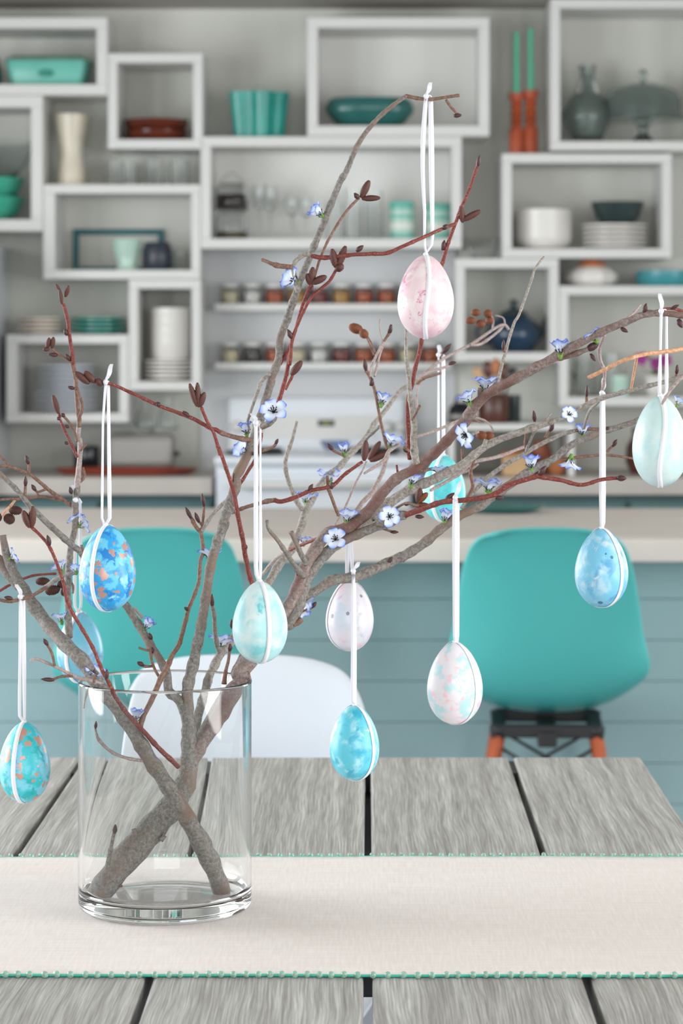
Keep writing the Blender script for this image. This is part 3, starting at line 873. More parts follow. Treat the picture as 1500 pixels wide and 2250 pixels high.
M['plank'] = plank_mat()
table = empty('dining_table', (0, 2.4, 0), 'weathered grey plank dining table', 'table')
SPC, GAP = 0.176, 0.0072
Y0, Y1 = 1.2, 3.255
for k in range(-5, 2):
    x0, x1 = k * SPC + GAP / 2, (k + 1) * SPC - GAP / 2
    if k == 1: x1 = 0.336
    o = MB().box((x0, Y0 - 2.4, TZ - .028), (x1, Y1 - 2.4, TZ)).build('plank', M['plank'], table, False, .0025)
for y_, dp in ((1.35, .06), (2.33, .06), (2.77, .075), (3.14, .11)):
    MB().box((-.86, y_ - 2.4 - .03, TZ - dp), (.32, y_ - 2.4 + .03, TZ - .0282)).build('cross_rail', M['black_metal'], table, False, .002)
for k in range(-4, 2):
    MB().box((k * SPC - GAP / 2 + .0002, 3.16 - 2.4, TZ - .0281), (k * SPC + GAP / 2 - .0002, Y1 - 2.4 - .004, TZ - .004)).build('gap_blackout', M['black_metal'], table, False)  # black blocks added so the far ends of the gaps read as dark
for x_ in (-.8, .26):
    for y_ in (1.35, 3.14):
        MB().box((x_ - .035, y_ - 2.4 - .035, 0), (x_ + .035, y_ - 2.4 + .035, TZ - .0752)).build('leg', M['black_metal'], table, False, .003)


def linen_mat():
    m, nt, p = new_mat('blush_linen')
    tc = N(nt, 'ShaderNodeTexCoord')
    mp = N(nt, 'ShaderNodeMapping'); mp.inputs['Scale'].default_value = (14, 380, 1)
    nt.links.new(tc.outputs['Object'], mp.inputs[0])
    n1 = N(nt, 'ShaderNodeTexNoise', ins={'Scale': 1.0, 'Detail': 3.0}); nt.links.new(mp.outputs[0], n1.inputs['Vector'])
    mp2 = N(nt, 'ShaderNodeMapping'); mp2.inputs['Scale'].default_value = (420, 30, 1)
    nt.links.new(tc.outputs['Object'], mp2.inputs[0])
    n2 = N(nt, 'ShaderNodeTexNoise', ins={'Scale': 1.0, 'Detail': 2.0}); nt.links.new(mp2.outputs[0], n2.inputs['Vector'])
    ad = N(nt, 'ShaderNodeMath', operation='ADD'); nt.links.new(n1.outputs['Fac'], ad.inputs[0]); nt.links.new(n2.outputs['Fac'], ad.inputs[1])
    r = ramp(nt, [(.35, srgb(226, 215, 210)), (.65, srgb(235, 229, 225))])
    hf = N(nt, 'ShaderNodeMath', operation='MULTIPLY', ins={1: .5}); nt.links.new(ad.outputs[0], hf.inputs[0])
    nt.links.new(hf.outputs[0], r.inputs[0]); nt.links.new(r.outputs[0], p.inputs['Base Color'])
    p.inputs['Roughness'].default_value = .85
    bp = N(nt, 'ShaderNodeBump', ins={'Strength': .07, 'Distance': .0005})
    nt.links.new(ad.outputs[0], bp.inputs['Height']); nt.links.new(bp.outputs[0], p.inputs['Normal'])
    return m


M['linen'] = linen_mat()
M['teal_binding'] = plain('teal_binding_cord', (66, 196, 172), .5, .1, 60)
M['bead'] = plain('pale_teal_bead_glass', (186, 232, 220), .08, .03, trans=.6, ior=1.35, coat=.5)
M['bead_core'] = plain('amber_bead_core', (176, 132, 62), .4, .1)
runner = empty('table_runner', (0, 2.36, TZ), 'pale blush linen table runner with a beaded teal edge', 'table runner')
RXA, RXB = -.872, .328
YF, YB = 2.125, 2.616
nx, ny = 121, 25
vs, fs = [], []
rnd = random.Random(4)
def edge_f(x): return YF - .0012 * math.sin(x * 9) - .0008 * math.sin(x * 31 + 1) + .0012 * x
def edge_b(x): return YB + .002 * math.sin(x * 7 + 1) + .0011 * math.sin(x * 43)
for j in range(ny):
    for i in range(nx):
        x = RXA + (RXB - RXA) * i / (nx - 1)
        f = j / (ny - 1)
        y = edge_f(x) * (1 - f) + edge_b(x) * f
        zz = .0016 + .0004 * noise.noise(Vector((x * 8, y * 8, 0))) + .0006 * max(0, noise.noise(Vector((x * 14, 3, 0)))) * max(0, 1 - abs(f - .02) * 20)
        vs.append((x, y - 2.36, zz))
for j in range(ny - 1):
    for i in range(nx - 1):
        fs.append((j * nx + i, j * nx + i + 1, (j + 1) * nx + i + 1, (j + 1) * nx + i))
o = MB().add(vs, fs).build('cloth', M['linen'], runner)
md = o.modifiers.new('thick', 'SOLIDIFY'); md.thickness = .0011; md.offset = -1
for nm, ef, dy in (('front', edge_f, -.0006), ('rear', edge_b, .0006)):
    pts = [Vector((RXA + (RXB - RXA) * i / 240, ef(RXA + (RXB - RXA) * i / 240) - 2.36 + dy, .0014)) for i in range(241)]
    MB().tube(pts, [.0012 if nm == 'front' else .0007] * 241, 6).build('binding_cord', M['teal_binding'], runner)
bm_ = MB()
bm_.lathe([(0, -.0029), (.0013, -.0027), (.0023, -.0018), (.0029, 0), (.0023, .0018), (.0013, .0027), (0, .0029)], 14)
bm_.lathe([(0, -.00295), (.0006, -.0029), (.0006, .0029), (0, .00295)], 8, mi=1)
bead_me = bm_.mesh('bead', [M['bead'], M['bead_core']])
def beads(ef, dy, step, z, xa, xb, sc_):
    x = xa
    while x < xb:
        link(bead_me, 'bead', runner, (x, ef(x) - 2.36 + dy + rnd.uniform(-.0007, .0007), z), (rnd.uniform(.9, 1.9), rnd.uniform(-.6, .6), rnd.uniform(-.7, .7)), (sc_,) * 3)
        x += step * rnd.uniform(.82, 1.18)
beads(edge_f, -.0042, .0108, .0030, -.31, .272, 1.0)
beads(edge_b, .0030, .0100, .0026, -.385, .322, .82)

# ================================================================ VASE
VD = 2.376
VX = at(362.5, 0, VD).x
VZ = TZ + .0021
VR, VH = 190 / FOC * VD, at(0, 1494, VD).z - TZ - .0021
ri = VR - .0036
prof = [(0, 0), (VR - .011, 0), (VR - .010, 0), (VR - .005, .0008), (VR - .0015, .0032), (VR, .0075), (VR, .0085), (VR, .012), (VR, VH - .006), (VR, VH - .0026), (VR, VH - .0016), (VR - .0005, VH - .0005), (VR - .0018, VH), (ri + .0005, VH - .0005), (ri, VH - .0016), (ri, VH - .0026), (ri, VH - .006),
        (ri, .026), (ri, .0225), (ri, .0215), (ri - .002, .0165), (ri - .007, .0135), (ri - .02, .0125), (ri - .022, .0125), (0, .0125)]
vase = MB().lathe(prof, 128).build('glass_vase', M['vase_glass'], angle=60)
vase.location = (VX, VD, VZ)
tag(vase, 'clear straight sided glass cylinder vase standing on the runner', 'vase')
FLOOR_IN = VZ + .0125

# ================================================================ BRANCHES
def bark(name, dark, mid, light, spot=None, sp_amt=.0, scale=(90, 90, 90), bump=.5, rust=None):
    m, nt, p = new_mat(name)
    tc = N(nt, 'ShaderNodeTexCoord')
    n1 = N(nt, 'ShaderNodeTexNoise', ins={'Scale': 380.0, 'Detail': 6.0, 'Roughness': .7, 'Distortion': .4})
    nt.links.new(tc.outputs['Object'], n1.inputs['Vector'])
    r = ramp(nt, [(.28, srgb(*dark)), (.48, srgb(*mid)), (.72, srgb(*light))])
    nt.links.new(n1.outputs['Fac'], r.inputs[0])
    last = r.outputs[0]
    if rust:
        n3 = N(nt, 'ShaderNodeTexNoise', ins={'Scale': 22.0, 'Detail': 3.0}); nt.links.new(tc.outputs['Object'], n3.inputs['Vector'])
        rr = ramp(nt, [(.5, (0, 0, 0, 1)), (.66, (1, 1, 1, 1))]); nt.links.new(n3.outputs['Fac'], rr.inputs[0])
        mx = N(nt, 'ShaderNodeMix', data_type='RGBA'); nt.links.new(rr.outputs[0], mx.inputs['Factor']); nt.links.new(last, mx.inputs['A']); mx.inputs['B'].default_value = srgb(*rust)
        last = mx.outputs['Result']
    if spot:
        v = N(nt, 'ShaderNodeTexVoronoi', ins={'Scale': 420.0}); nt.links.new(tc.outputs['Object'], v.inputs['Vector'])
        rr = ramp(nt, [(sp_amt, (1, 1, 1, 1)), (sp_amt + .08, (0, 0, 0, 1))]); nt.links.new(v.outputs['Distance'], rr.inputs[0])
        mx = N(nt, 'ShaderNodeMix', data_type='RGBA'); nt.links.new(rr.outputs[0], mx.inputs['Factor']); nt.links.new(last, mx.inputs['A']); mx.inputs['B'].default_value = srgb(*spot)
        last = mx.outputs['Result']
    nt.links.new(last, p.inputs['Base Color'])
    p.inputs['Roughness'].default_value = .7
    bp = N(nt, 'ShaderNodeBump', ins={'Strength': bump, 'Distance': .001})
    nt.links.new(n1.outputs['Fac'], bp.inputs['Height']); nt.links.new(bp.outputs[0], p.inputs['Normal'])
    return m


BM = {
    'bark': bark('grey_brown_bark', (72, 68, 64), (120, 114, 108), (164, 158, 152), None, 0, rust=(126, 104, 90)),
    'wine': bark('wine_bark', (92, 74, 70), (130, 112, 106), (170, 158, 152), (196, 184, 176), .05, rust=(114, 78, 70)),
    'grey': bark('pale_grey_bark', (96, 90, 84), (146, 138, 130), (190, 184, 176)),
    'red': bark('red_twig_bark', (80, 34, 32), (122, 54, 48), (146, 82, 70), (196, 160, 142), .1, bump=.2),
    'brown': bark('brown_twig_bark', (80, 58, 50), (122, 90, 76), (154, 128, 112), bump=.35),
    'lilac': bark('lilac_grey_twig', (128, 108, 106), (164, 146, 142), (196, 184, 180), bump=.3),
    'tan': bark('tan_twig', (166, 112, 82), (200, 148, 112), (226, 190, 162), bump=.3),
}
M['bud'] = plain('dark_bud', (72, 42, 42), .45, .4, 300)
M['catkin'] = plain('catkin_scales', (92, 54, 46), .6, .6, 900)
M['catkin_rust'] = plain('rusty_catkin_scales', (128, 74, 46), .7, .5, 900)
M['cone'] = plain('alder_cone_scales', (74, 42, 32), .7, .6, 900)

FR = {'q1': (740, 640, 3.75), 'q2': (800, 900, 3.75), 'q3': (1100, 760, 3.75), 'q4': (480, 1000, 3.75), 'q5': (0, 960, 3.75), 'q6': (180, 1180, 3.75), 'q7': (480, 780, 3.75),
      'q8': (1200, 600, 5), 'w1': (0, 560, 2.885), 'w2': (440, 560, 2.885), 'w3': (960, 640, 2.778), 'w4': (440, 360, 2.679), 'v': (100, 1450, 2.727), 'p': (0, 0, 1.0),
      'za': (0, 450, 3.0), 'zc': (0, 820, 3.0), 'ze': (420, 330, 2.5), 'z7': (550, 150, 2.727), 'zh': (0, 1100, 2.5), 'z6': (950, 420, 2.727)}


def pp(fr, s):
    ox, oy, k = FR[fr]
    out = []
    for t in s.split():
        x, y = t.split(',')
        out.append((ox + float(x) / k, oy + float(y) / k))
    return out


def branch_root(px, py, d, label):
    return empty('branch', at(px, py, d), label, 'branch', 'branches standing in the vase')


ROOT = {
    'A': branch_root(212, 1971, 2.345, 'thick forked branch footed left in the vase, bearing the tallest stem and right limbs'),
    'B': branch_root(489, 1963, 2.383, 'grey branch footed at the right of the vase, crossing over and leaning out left'),
    'D': branch_root(258, 1932, 2.42, 'slender pale branch standing behind the others and fanning up right of the middle'),
}
SEGS = []


def interp(vals, f):
    if not isinstance(vals, (tuple, list)): return vals
    if len(vals) == 1: return vals[0]
    g = f * (len(vals) - 1)
    i = min(int(g), len(vals) - 2)
    return vals[i] * (1 - (g - i)) + vals[i + 1] * (g - i)


def stem(owner, mat, chunks, r, d, name='twig', tip=False, knob=1.0):
    """chunks: list of (frame, 'x,y x,y ...'); r pixel radii, d depths along the length."""
    P = []
    for fr, s in chunks: P += pp(fr, s)
    Q = [P[0]] + P + [P[-1]]
    L = [0.0]
    for a, b in zip(P, P[1:]): L.append(L[-1] + math.hypot(b[0] - a[0], b[1] - a[1]))
    tot = L[-1]
    smp = []
    for i in range(1, len(Q) - 2):
        p0, p1, p2, p3 = Q[i - 1], Q[i], Q[i + 1], Q[i + 2]
        ln = L[i] - L[i - 1]
        rr = interp(r, L[i - 1] / tot)
        n = max(2, int(ln / max(3.5, rr * .7)))
        for k in range(n):
            t = k / n
            def cr(c):
                return .5 * (2 * p1[c] + (p2[c] - p0[c]) * t + (2 * p0[c] - 5 * p1[c] + 4 * p2[c] - p3[c]) * t * t + (3 * p1[c] - p0[c] - 3 * p2[c] + p3[c]) * t ** 3)
            smp.append((cr(0), cr(1), (L[i - 1] + ln * t) / tot))
    smp.append((P[-1][0], P[-1][1], 1.0))
    root = ROOT[owner]
    pts, rad = [], []
    sd = rnd.uniform(0, 50)
    nodes = []
    x = rnd.uniform(15, 40)
    while x < tot: nodes.append(x); x += rnd.uniform(28, 70)
    for (x, y, f) in smp:
        dd, rr = interp(d, f), interp(r, f)
        if name == 'twig': rr *= .86
        SEGS.append((x, y, dd, rr, owner))
        kb = 0.0
        for nx_ in nodes:
            e = abs(f * tot - nx_) / (.8 * rr + 2)
            if e < 1: kb = max(kb, (1 - e * e) * .17 * knob)
        rr *= 1 + .06 * noise.noise(Vector((sd + f * tot / 18, 0, 0))) + kb
        if tip and f > .93: rr *= max(.35, 1 - (f - .93) / .07 * .65)
        jit = .12 * rr
        p = at(x + jit * noise.noise(Vector((sd, f * tot / 22, 5))), y + jit * noise.noise(Vector((sd, f * tot / 22, 9))), dd)
        pts.append(p - root.location)
        rad.append(rr * dd / FOC)
    big = max(rad) > .0045
    return MB().tube(pts, rad, 12 if big else 8).build(name, BM[mat], root)


# --- branch A: trunk and tall stem
stem('A', 'bark', [('v', '306,1424 420,1262 540,1118 640,1008 740,898 815,792 848,700 858,600 862,500 858,420 848,330 850,250'), ('q6', '872,1240 925,1000 985,720 1020,480 1060,230 1110,60'),
     ('q4', '20,640 80,430 150,240'), ('q7', '140,1010 200,900 262,760 320,600 380,400 440,190 500,0'), ('w4', '468,1030 520,890 570,740 615,620 655,520 695,420 740,310 790,180 832,85'),
     ('z7', '575,615 640,460 740,325 850,225 935,165')],
     (23, 28, 29, 26, 20, 16, 13, 12, 11, 10.5, 11, 11, 10.5, 10, 9, 8.5, 8.5, 8, 7.5, 7.5, 7, 6, 5, 4.5), (2.345, 2.36, 2.385, 2.4, 2.4, 2.4, 2.4, 2.39, 2.38, 2.37, 2.36), 'stem')
stem('A', 'brown', [('z7', '930,165 1000,180 1080,186 1180,172 1252,162')], (5, 4, 4), 2.36)
stem('A', 'brown', [('z7', '1170,188 1195,225 1225,258 1236,278')], (4, 3.5), 2.36)
stem('A', 'brown', [('z7', '1228,268 1262,282')], (3, 3.5), 2.36)
# fork to the right limbs
stem('A', 'wine', [('v', '850,660 915,530 1000,400 1100,235 1180,115'), ('q6', '1300,1130 1380,1010'), ('q4', '440,1420 520,1320 600,1200 655,1080 720,900 830,730 900,650'), ('q2', '-170,985 -20,890 110,740 240,590 440,470 620,320 760,170 900,20'),
     ('w3', '180,760 290,640 390,580 560,490 720,400 860,320 1000,250 1080,215 1180,175 1270,140 1380,135 1500,148 1640,170')],
     (15, 16, 19, 18, 14, 13, 13, 13, 12, 11, 11, 11, 11, 10.5, 10, 9, 8, 7, 6), (2.38, 2.40, 2.415, 2.43, 2.45, 2.45, 2.44, 2.40, 2.36, 2.33, 2.31, 2.30), 'limb')
stem('A', 'bark', [('q4', '520,1400 570,1390 620,1330 680,1150 740,1000 850,850 960,740 1080,680 1300,590 1440,545'), ('q2', '130,935 240,885 345,868')], (14, 14, 12, 11, 10.5, 10, 10, 9), (2.43, 2.44, 2.45, 2.45, 2.44, 2.43), 'limb')
stem('A', 'red', [('q2', '335,870 500,810 650,760 800,748 1040,710 1200,620 1420,550'), ('w3', '620,1130 760,1155 880,1182 1000,1150 1110,1140')], (7.5, 7, 6.5, 6.5, 6, 5, 4.5), (2.43, 2.39, 2.38, 2.38), 'twig')
stem('A', 'grey', [('q4', '800,900 980,740 1120,640 1200,560 1300,480'), ('q2', '60,900 130,825 250,735 400,645 560,580 700,510 800,460 880,395 1000,300 1130,240 1290,185 1400,140'),
     ('w3', '480,868 620,825 760,770 870,715 1010,650 1200,600 1400,550 1560,500')], (8, 10, 11, 11, 10, 8, 7, 6.5, 6, 5.5, 5, 5), (2.46, 2.47, 2.47, 2.46, 2.45, 2.43, 2.42, 2.40, 2.38), 'limb')
stem('A', 'bark', [('q4', '680,1190 740,1150 800,1120 900,1050 970,1022 1130,1002 1300,930 1500,840'), ('q2', '300,1220 480,1110 640,975 760,890 880,830 1000,770'), ('w3', '310,1275 400,1210 560,1100 700,1030 800,950 900,900 1000,860 1100,830 1220,790 1300,760')],
     (9, 11, 11.5, 11, 10.5, 10, 10, 9.5, 9.5, 9, 8, 7.5, 6.5, 5), (2.46, 2.48, 2.5, 2.5, 2.5, 2.5, 2.5, 2.5, 2.5), 'limb')
stem('A', 'brown', [('w3', '770,1028 880,1010 1040,1000 1200,1022')], (4.5, 3.5, 3), 2.5)
stem('A', 'brown', [('w3', '1035,980 1065,950 1085,930')], (4, 4), 2.5, knob=2)
stem('A', 'grey', [('w3', '150,1320 210,1240 300,1145 430,1050 520,1000 620,940 700,900 770,870 840,852')], (4.5, 5.5, 6, 5.5, 5), (2.5, 2.54, 2.54, 2.54))
stem('A', 'brown', [('w3', '835,852 900,838 960,842 1040,836')], (4.5, 4.5), 2.54, knob=2)
stem('A', 'lilac', [('w3', '-40,1215 60,1160 130,1118 185,1070 240,1038 330,1020 400,1000 530,950')], (4, 5, 5, 4), (2.5, 2.56, 2.6))
stem('A', 'lilac', [('w3', '120,1120 200,1090 250,1055')], (3.5, 3), (2.55, 2.56))
stem('A', 'brown', [('w3', '222,1040 204,1110 216,1190 180,1262')], (4, 5, 5), (2.48, 2.5), knob=1.6)
stem('A', 'grey', [('w3', '604,838 560,925 545,975')], (3.5, 4), (2.45, 2.53))
stem('A', 'brown', [('w3', '545,850 540,930 545,960')], (4, 5), (2.46, 2.53))
stem('A', 'grey', [('w3', '990,668 930,735 895,835')], (4.5, 4.5), (2.43, 2.53))
stem('A', 'brown', [('w3', '594,800 595,760')], (4, 4), 2.44, knob=2)
stem('A', 'brown', [('w3', '911,690 912,630')], (4, 4), 2.43, knob=2)
stem('A', 'brown', [('w3', '660,895 690,845')], (4.5, 4), 2.53, knob=2)
stem('A', 'grey', [('w3', '660,790 695,742')], (4, 3.5), 2.44)
stem('A', 'grey', [('w3', '200,880 255,855')], (3.5, 4), 2.44)
stem('A', 'brown', [('w3', '1455,530 1462,490')], (4, 4), 2.39)
stem('A', 'grey', [('q2', '560,560 545,610')], (3, 3), 2.46)
stem('A', 'grey', [('q2', '985,310 1005,245')], (6, 5.5), 2.45)
stem('A', 'tan', [('w3', '1640,165 1600,300 1500,350 1380,370 1240,390 1120,430 1000,490 925,526')], (5, 5.5, 6, 5.5, 5.5), (2.29, 2.24, 2.22, 2.24))
stem('A', 'tan', [('w3', '1222,388 1202,490 1184,592')], (4, 3.5), (2.23, 2.28))
stem('A', 'lilac', [('w3', '1640,400 1500,520 1420,610 1370,690')], (4, 4, 3.5), (2.23, 2.2, 2.2))
stem('A', 'red', [('w3', '1290,128 1350,118 1420,105 1520,125 1600,140')], (3, 3.5, 3.5), (2.33, 2.35))
stem('A', 'grey', [('q1', '1270,800 1325,735 1358,610 1388,500 1410,420 1460,260'), ('z6', '520,735 580,570 612,470 645,420 668,392')], (5, 4.5, 4, 3.5, 2.8), (2.38, 2.4, 2.42))
stem('A', 'brown', [('q1', '1380,500 1366,455')], (4, 3.5), 2.39)
stem('A', 'lilac', [('w3', '1020,270 990,350 995,420 1020,480 1020,540 1000,640')], (5, 4.5, 4), (2.35, 2.40, 2.42))
stem('A', 'lilac', [('w3', '1040,235 1120,190 1180,150 1240,85')], (5, 4, 3), (2.34, 2.38))
stem('A', 'bark', [('w3', '285,650 262,630 265,590')], (8, 7), 2.39)
stem('A', 'wine', [('w3', '700,415 760,405 830,385 925,352')], (6, 7, 6.5), (2.345, 2.33), knob=1.5)
# red stems by the pink egg
stem('A', 'red', [('q1', '600,1380 590,1270 592,1200 582,1050 585,900 620,760 640,650 680,500 700,385'), ('z7', '1085,1340 1145,1180 1180,1060 1250,870 1320,700 1362,575')], (6, 5.5, 5.5, 5.5, 5, 4.5, 4), (2.45, 2.43, 2.42, 2.41, 2.40, 2.39, 2.38))
stem('A', 'grey', [('q1', '655,1420 640,1330 632,1200 636,1100 612,950 600,820 592,700 572,560 570,450 574,310')], (10, 9, 7.5, 6.5, 6, 5, 4.5, 4), (2.43, 2.42, 2.41), knob=1.5)
stem('A', 'brown', [('q1', '615,1060 650,1005 682,940')], (3.5, 3), (2.415, 2.41), knob=2)
stem('A', 'brown', [('q1', '600,1320 575,1300 545,1285')], (4, 3.5), 2.425)
# left stub, twig and red twigs on the right limb
stem('A', 'bark', [('q4', '725,900 690,840 645,740 598,635')], (8, 6.5, 6), (2.43, 2.42))
stem('A', 'bark', [('q4', '705,1000 650,940 580,840 500,720 412,610 400,540')], (8, 6.5, 5.5, 5, 4), (2.43, 2.40, 2.39), knob=1.6)
stem('A', 'red', [('q4', '855,665 770,705 690,738 590,780')], (4.5, 4.5, 4), (2.45, 2.5))
stem('A', 'lilac', [('q4', '590,775 490,840 430,900 370,975 330,1010')], (5, 4.5, 4), (2.5, 2.53))
stem('A', 'brown', [('q4', '610,1390 650,1380 690,1350')], (9, 6), 2.43)
stem('A', 'brown', [('q4', '690,1295 740,1270 780,1245')], (4, 4), 2.46)
stem('A', 'brown', [('q2', '100,960 180,990 230,1008')], (3, 3.5), 2.45)
stem('A', 'brown', [('q2', '250,820 300,790 350,770 420,785 450,790')], (3.5, 3.5), (2.45, 2.42))
stem('A', 'red', [('q1', '490,1430 500,1490')], (3, 3), 2.46)
stem('A', 'brown', [('q2', '480,510 540,492 600,490')], (4.5, 4), (2.46, 2.47))
stem('A', 'brown', [('q1', '1030,1300 1035,1400')], (3.5, 3.5), 2.46)
# red twig with three catkins
stem('A', 'brown', [('q7', '110,1300 170,1275 240,1250 330,1225 400,1205 470,1195')], (4, 5, 6), (2.4, 2.38), knob=1.6)
stem('A', 'red', [('q7', '460,1195 520,1207 640,1170 760,1118 900,1090 960,1060 1050,975 1185,880')], (6, 5, 5, 4), (2.38, 2.37))
stem('A', 'brown', [('q7', '895,1005 905,1100 940,1200 985,1320')], (4.5, 4.5, 4.5), (2.37, 2.42))
stem('A', 'bark', [('q7', '120,1310 110,1265 70,1200')], (6, 4), 2.385)
# red twig left of the mint egg, and its partner to the left egg
stem('A', 'brown', [('q7', '285,705 240,700 100,668 0,632')], (7, 6, 5.5), (2.4, 2.37), knob=1.6)
stem('A', 'red', [('q7', '10,635 -30,610'), ('zc', '1390,365 1250,290 1050,215 900,145 740,75 640,50')], (5.5, 4.5, 4), (2.37, 2.36))
stem('A', 'red', [('q4', '560,1420 450,1300 330,1150 270,1040 225,850 200,700 160,500 120,290'), ('q7', '60,930 0,760'), ('zc', '1450,540 1410,400 1370,330 1325,225')], (6, 6.5, 6.5, 6, 5.5, 5, 4.5, 4), (2.43, 2.43, 2.42, 2.38, 2.37, 2.37, 2.36))
stem('A', 'red', [('q7', '160,1090 240,960 300,860 340,740 355,640')], (4.5, 4), (2.42, 2.42))
# dark knuckle and red twins by the tall stem
stem('A', 'bark', [('q7', '300,580 350,592 410,565 455,530 470,480 478,440')], (9, 8, 8, 6), (2.39, 2.37, 2.37))
stem('A', 'red', [('q7', '474,455 520,305 560,150 585,0'), ('w4', '525,1180 540,1040 556,985 600,885 650,790 700,742 760,690 800,620')], (5.5, 5.5, 5, 4.5, 4, 4, 4), (2.37, 2.36, 2.35))
stem('A', 'red', [('w4', '470,1180 510,1110 548,1020 575,920 612,800 632,750 655,705')], (4, 4, 4.5, 4), (2.40, 2.37, 2.35))
stem('A', 'brown', [('w4', '645,740 668,680 690,600 712,540 752,450 830,320 885,250 935,200')], (3.5, 3.5, 3.5), (2.36, 2.37))
stem('A', 'red', [('w4', '500,1330 520,1290 540,1250 552,1200')], (3.5, 4), 2.36)
stem('A', 'grey', [('w4', '665,540 640,530 590,545 545,600 560,680 575,755')], (6, 6, 6.5, 7), (2.355, 2.36))
stem('A', 'brown', [('w4', '540,608 470,602 430,592 390,575 355,562')], (6.5, 6.5, 5, 3.5), 2.355, knob=2, tip=True)
stem('A', 'red', [('w4', '655,540 720,552 820,545 900,535 1000,530 1100,525 1180,490 1250,460 1330,425 1400,392 1495,355')], (6, 5, 5, 4.5, 4), (2.355, 2.34, 2.34, 2.37))
stem('A', 'grey', [('w4', '410,1235 360,1280 330,1360 285,1490'), ('q7', '240,560 250,640')], (5.5, 4.5, 4, 4), (2.39, 2.41), knob=1.6)
stem('A', 'brown', [('q7', '275,815 330,800 380,785 440,762 470,735')], (4.5, 4.5, 4), (2.4, 2.37))
# low left-going grey arm of A behind the blue egg
stem('A', 'bark', [('v', '850,345 800,240 740,190'), ('q6', '700,1120 640,1010 570,900 500,780 420,650 350,550'), ('q5', '860,1210 680,965 600,900 500,810 400,720 250,570 150,450 0,300 -60,230')],
     (11, 10, 9, 9, 8.5, 7.5, 7, 6.5, 5.5, 5), (2.39, 2.40, 2.42, 2.42, 2.41, 2.40, 2.40), 'limb')
stem('A', 'lilac', [('q6', '425,580 460,620 500,670')], (4, 4), 2.43)
stem('A', 'brown', [('q6', '560,920 580,1040 640,1155 700,1180')], (4, 3.5, 4), 2.40)
stem('A', 'brown', [('q6', '585,1062 520,1066 470,1045')], (3.5, 3.5), 2.40)
stem('A', 'brown', [('q6', '560,935 520,930 465,912')], (3, 3), 2.40)
stem('A', 'brown', [('q5', '205,490 208,430 210,390')], (4, 4), 2.40, knob=2)
stem('A', 'bark', [('q5', '690,960 670,890')], (4.5, 3.5), 2.4)
stem('A', 'red', [('v', '795,640 760,605 680,530 600,440 500,330 430,230 370,120'), ('zh', '560,930 500,790 380,580 345,440 280,270 220,190 165,140')], (6.5, 6.5, 5.5, 5, 5, 4.5, 4), (2.35, 2.325, 2.31, 2.31, 2.31, 2.32), knob=1.2)
stem('A', 'bark', [('v', '350,1345 372,1260 385,1190 398,1120 410,1060 418,1020')], (8, 7, 5.5, 4.5, 4), (2.325, 2.32), knob=2.5)
stem('A', 'bark', [('v', '540,1050 530,1010')], (7, 6), 2.345)
stem('A', 'bark', [('v', '690,1080 715,1050')], (7, 6), 2.35)
# --- branch B
stem('B', 'bark', [('v', '1061,1402 1010,1260 940,1110 870,990 820,900 760,800 690,690 610,570 520,420 430,290 340,180'), ('zh', '450,880 330,760 200,600 105,450 40,310 14,190')],
     (18, 19, 20, 17, 16, 16, 15.5, 14, 14, 15, 15, 14, 14, 12, 10, 7), (2.383, 2.36, 2.332, 2.33, 2.335, 2.345, 2.36, 2.40, 2.41, 2.41), 'stem')
stem('B', 'bark', [('zh', '110,470 60,420 0,340 -80,240 -200,100')], (12, 11, 10, 9), (2.41, 2.43), 'limb')
stem('B', 'brown', [('zh', '-200,100 -170,330 -90,500 0,546 80,550 180,520 260,470')], (5, 5, 4.5, 5), (2.43, 2.40, 2.36, 2.36, 2.37))
stem('B', 'grey', [('zh', '250,475 340,415 420,395')], (6, 5, 4.5), 2.37, knob=1.6)
stem('B', 'bark', [('p', '152,1400 150,1360 149,1310 150,1260 156,1200 165,1150 166,1120'), ('q5', '612,560 628,480 640,400')],
     (9.5, 9, 8.5, 8, 7.5), (2.41, 2.43, 2.46, 2.47))
stem('B', 'lilac', [('q5', '632,440 650,250 660,100 652,0'), ('w1', '492,1180 502,1060')], (7.5, 6.5, 6), (2.47, 2.46))
stem('B', 'brown', [('w1', '500,1090 502,1040 490,950 480,800 460,650')], (6, 5.5, 5), (2.46, 2.45))
stem('B', 'red', [('w1', '466,690 455,610 438,500 430,420 402,310')], (5, 4.8, 4.5), (2.45, 2.44))
stem('B', 'brown', [('w1', '497,1045 522,960 490,850 465,740 450,685 400,648 345,610 325,592')], (4, 4, 3.5, 3.2), 2.45)
stem('B', 'red', [('w1', '492,1285 440,1175 392,1075 372,1000')], (4, 3.5, 3.2), 2.45)
stem('B', 'brown', [('w1', '492,1185 462,1095 405,1025')], (3, 3.5), 2.45)
stem('B', 'brown', [('w1', '480,850 430,835')], (3.5, 3), 2.45)
stem('B', 'brown', [('q5', '640,380 690,330 680,250')], (5, 4), 2.47)
stem('B', 'brown', [('q5', '660,115 690,80 710,60')], (3.5, 3.5), 2.46)
stem('B', 'brown', [('q5', '605,575 500,505 400,435 300,350 220,295 80,245 0,240 -60,250')], (5, 5, 4.5, 4, 4), (2.47, 2.46, 2.44))
stem('B', 'brown', [('q5', '85,245 0,160 -40,120')], (3.5, 3), 2.45)
stem('B', 'brown', [('q5', '238,300 240,215')], (3.5, 3.5), 2.455)
stem('B', 'brown', [('q5', '520,525 430,505 330,490 200,510 30,515 -40,540')], (4, 4, 3), (2.47, 2.47))
stem('B', 'brown', [('q5', '380,430 310,455 290,435')], (3.5, 3), 2.46)
stem('B', 'brown', [('q5', '325,490 300,460')], (3, 3), 2.47)
stem('B', 'tan', [('q5', '125,520 95,560 55,600 20,650')], (3.5, 3), 2.47)
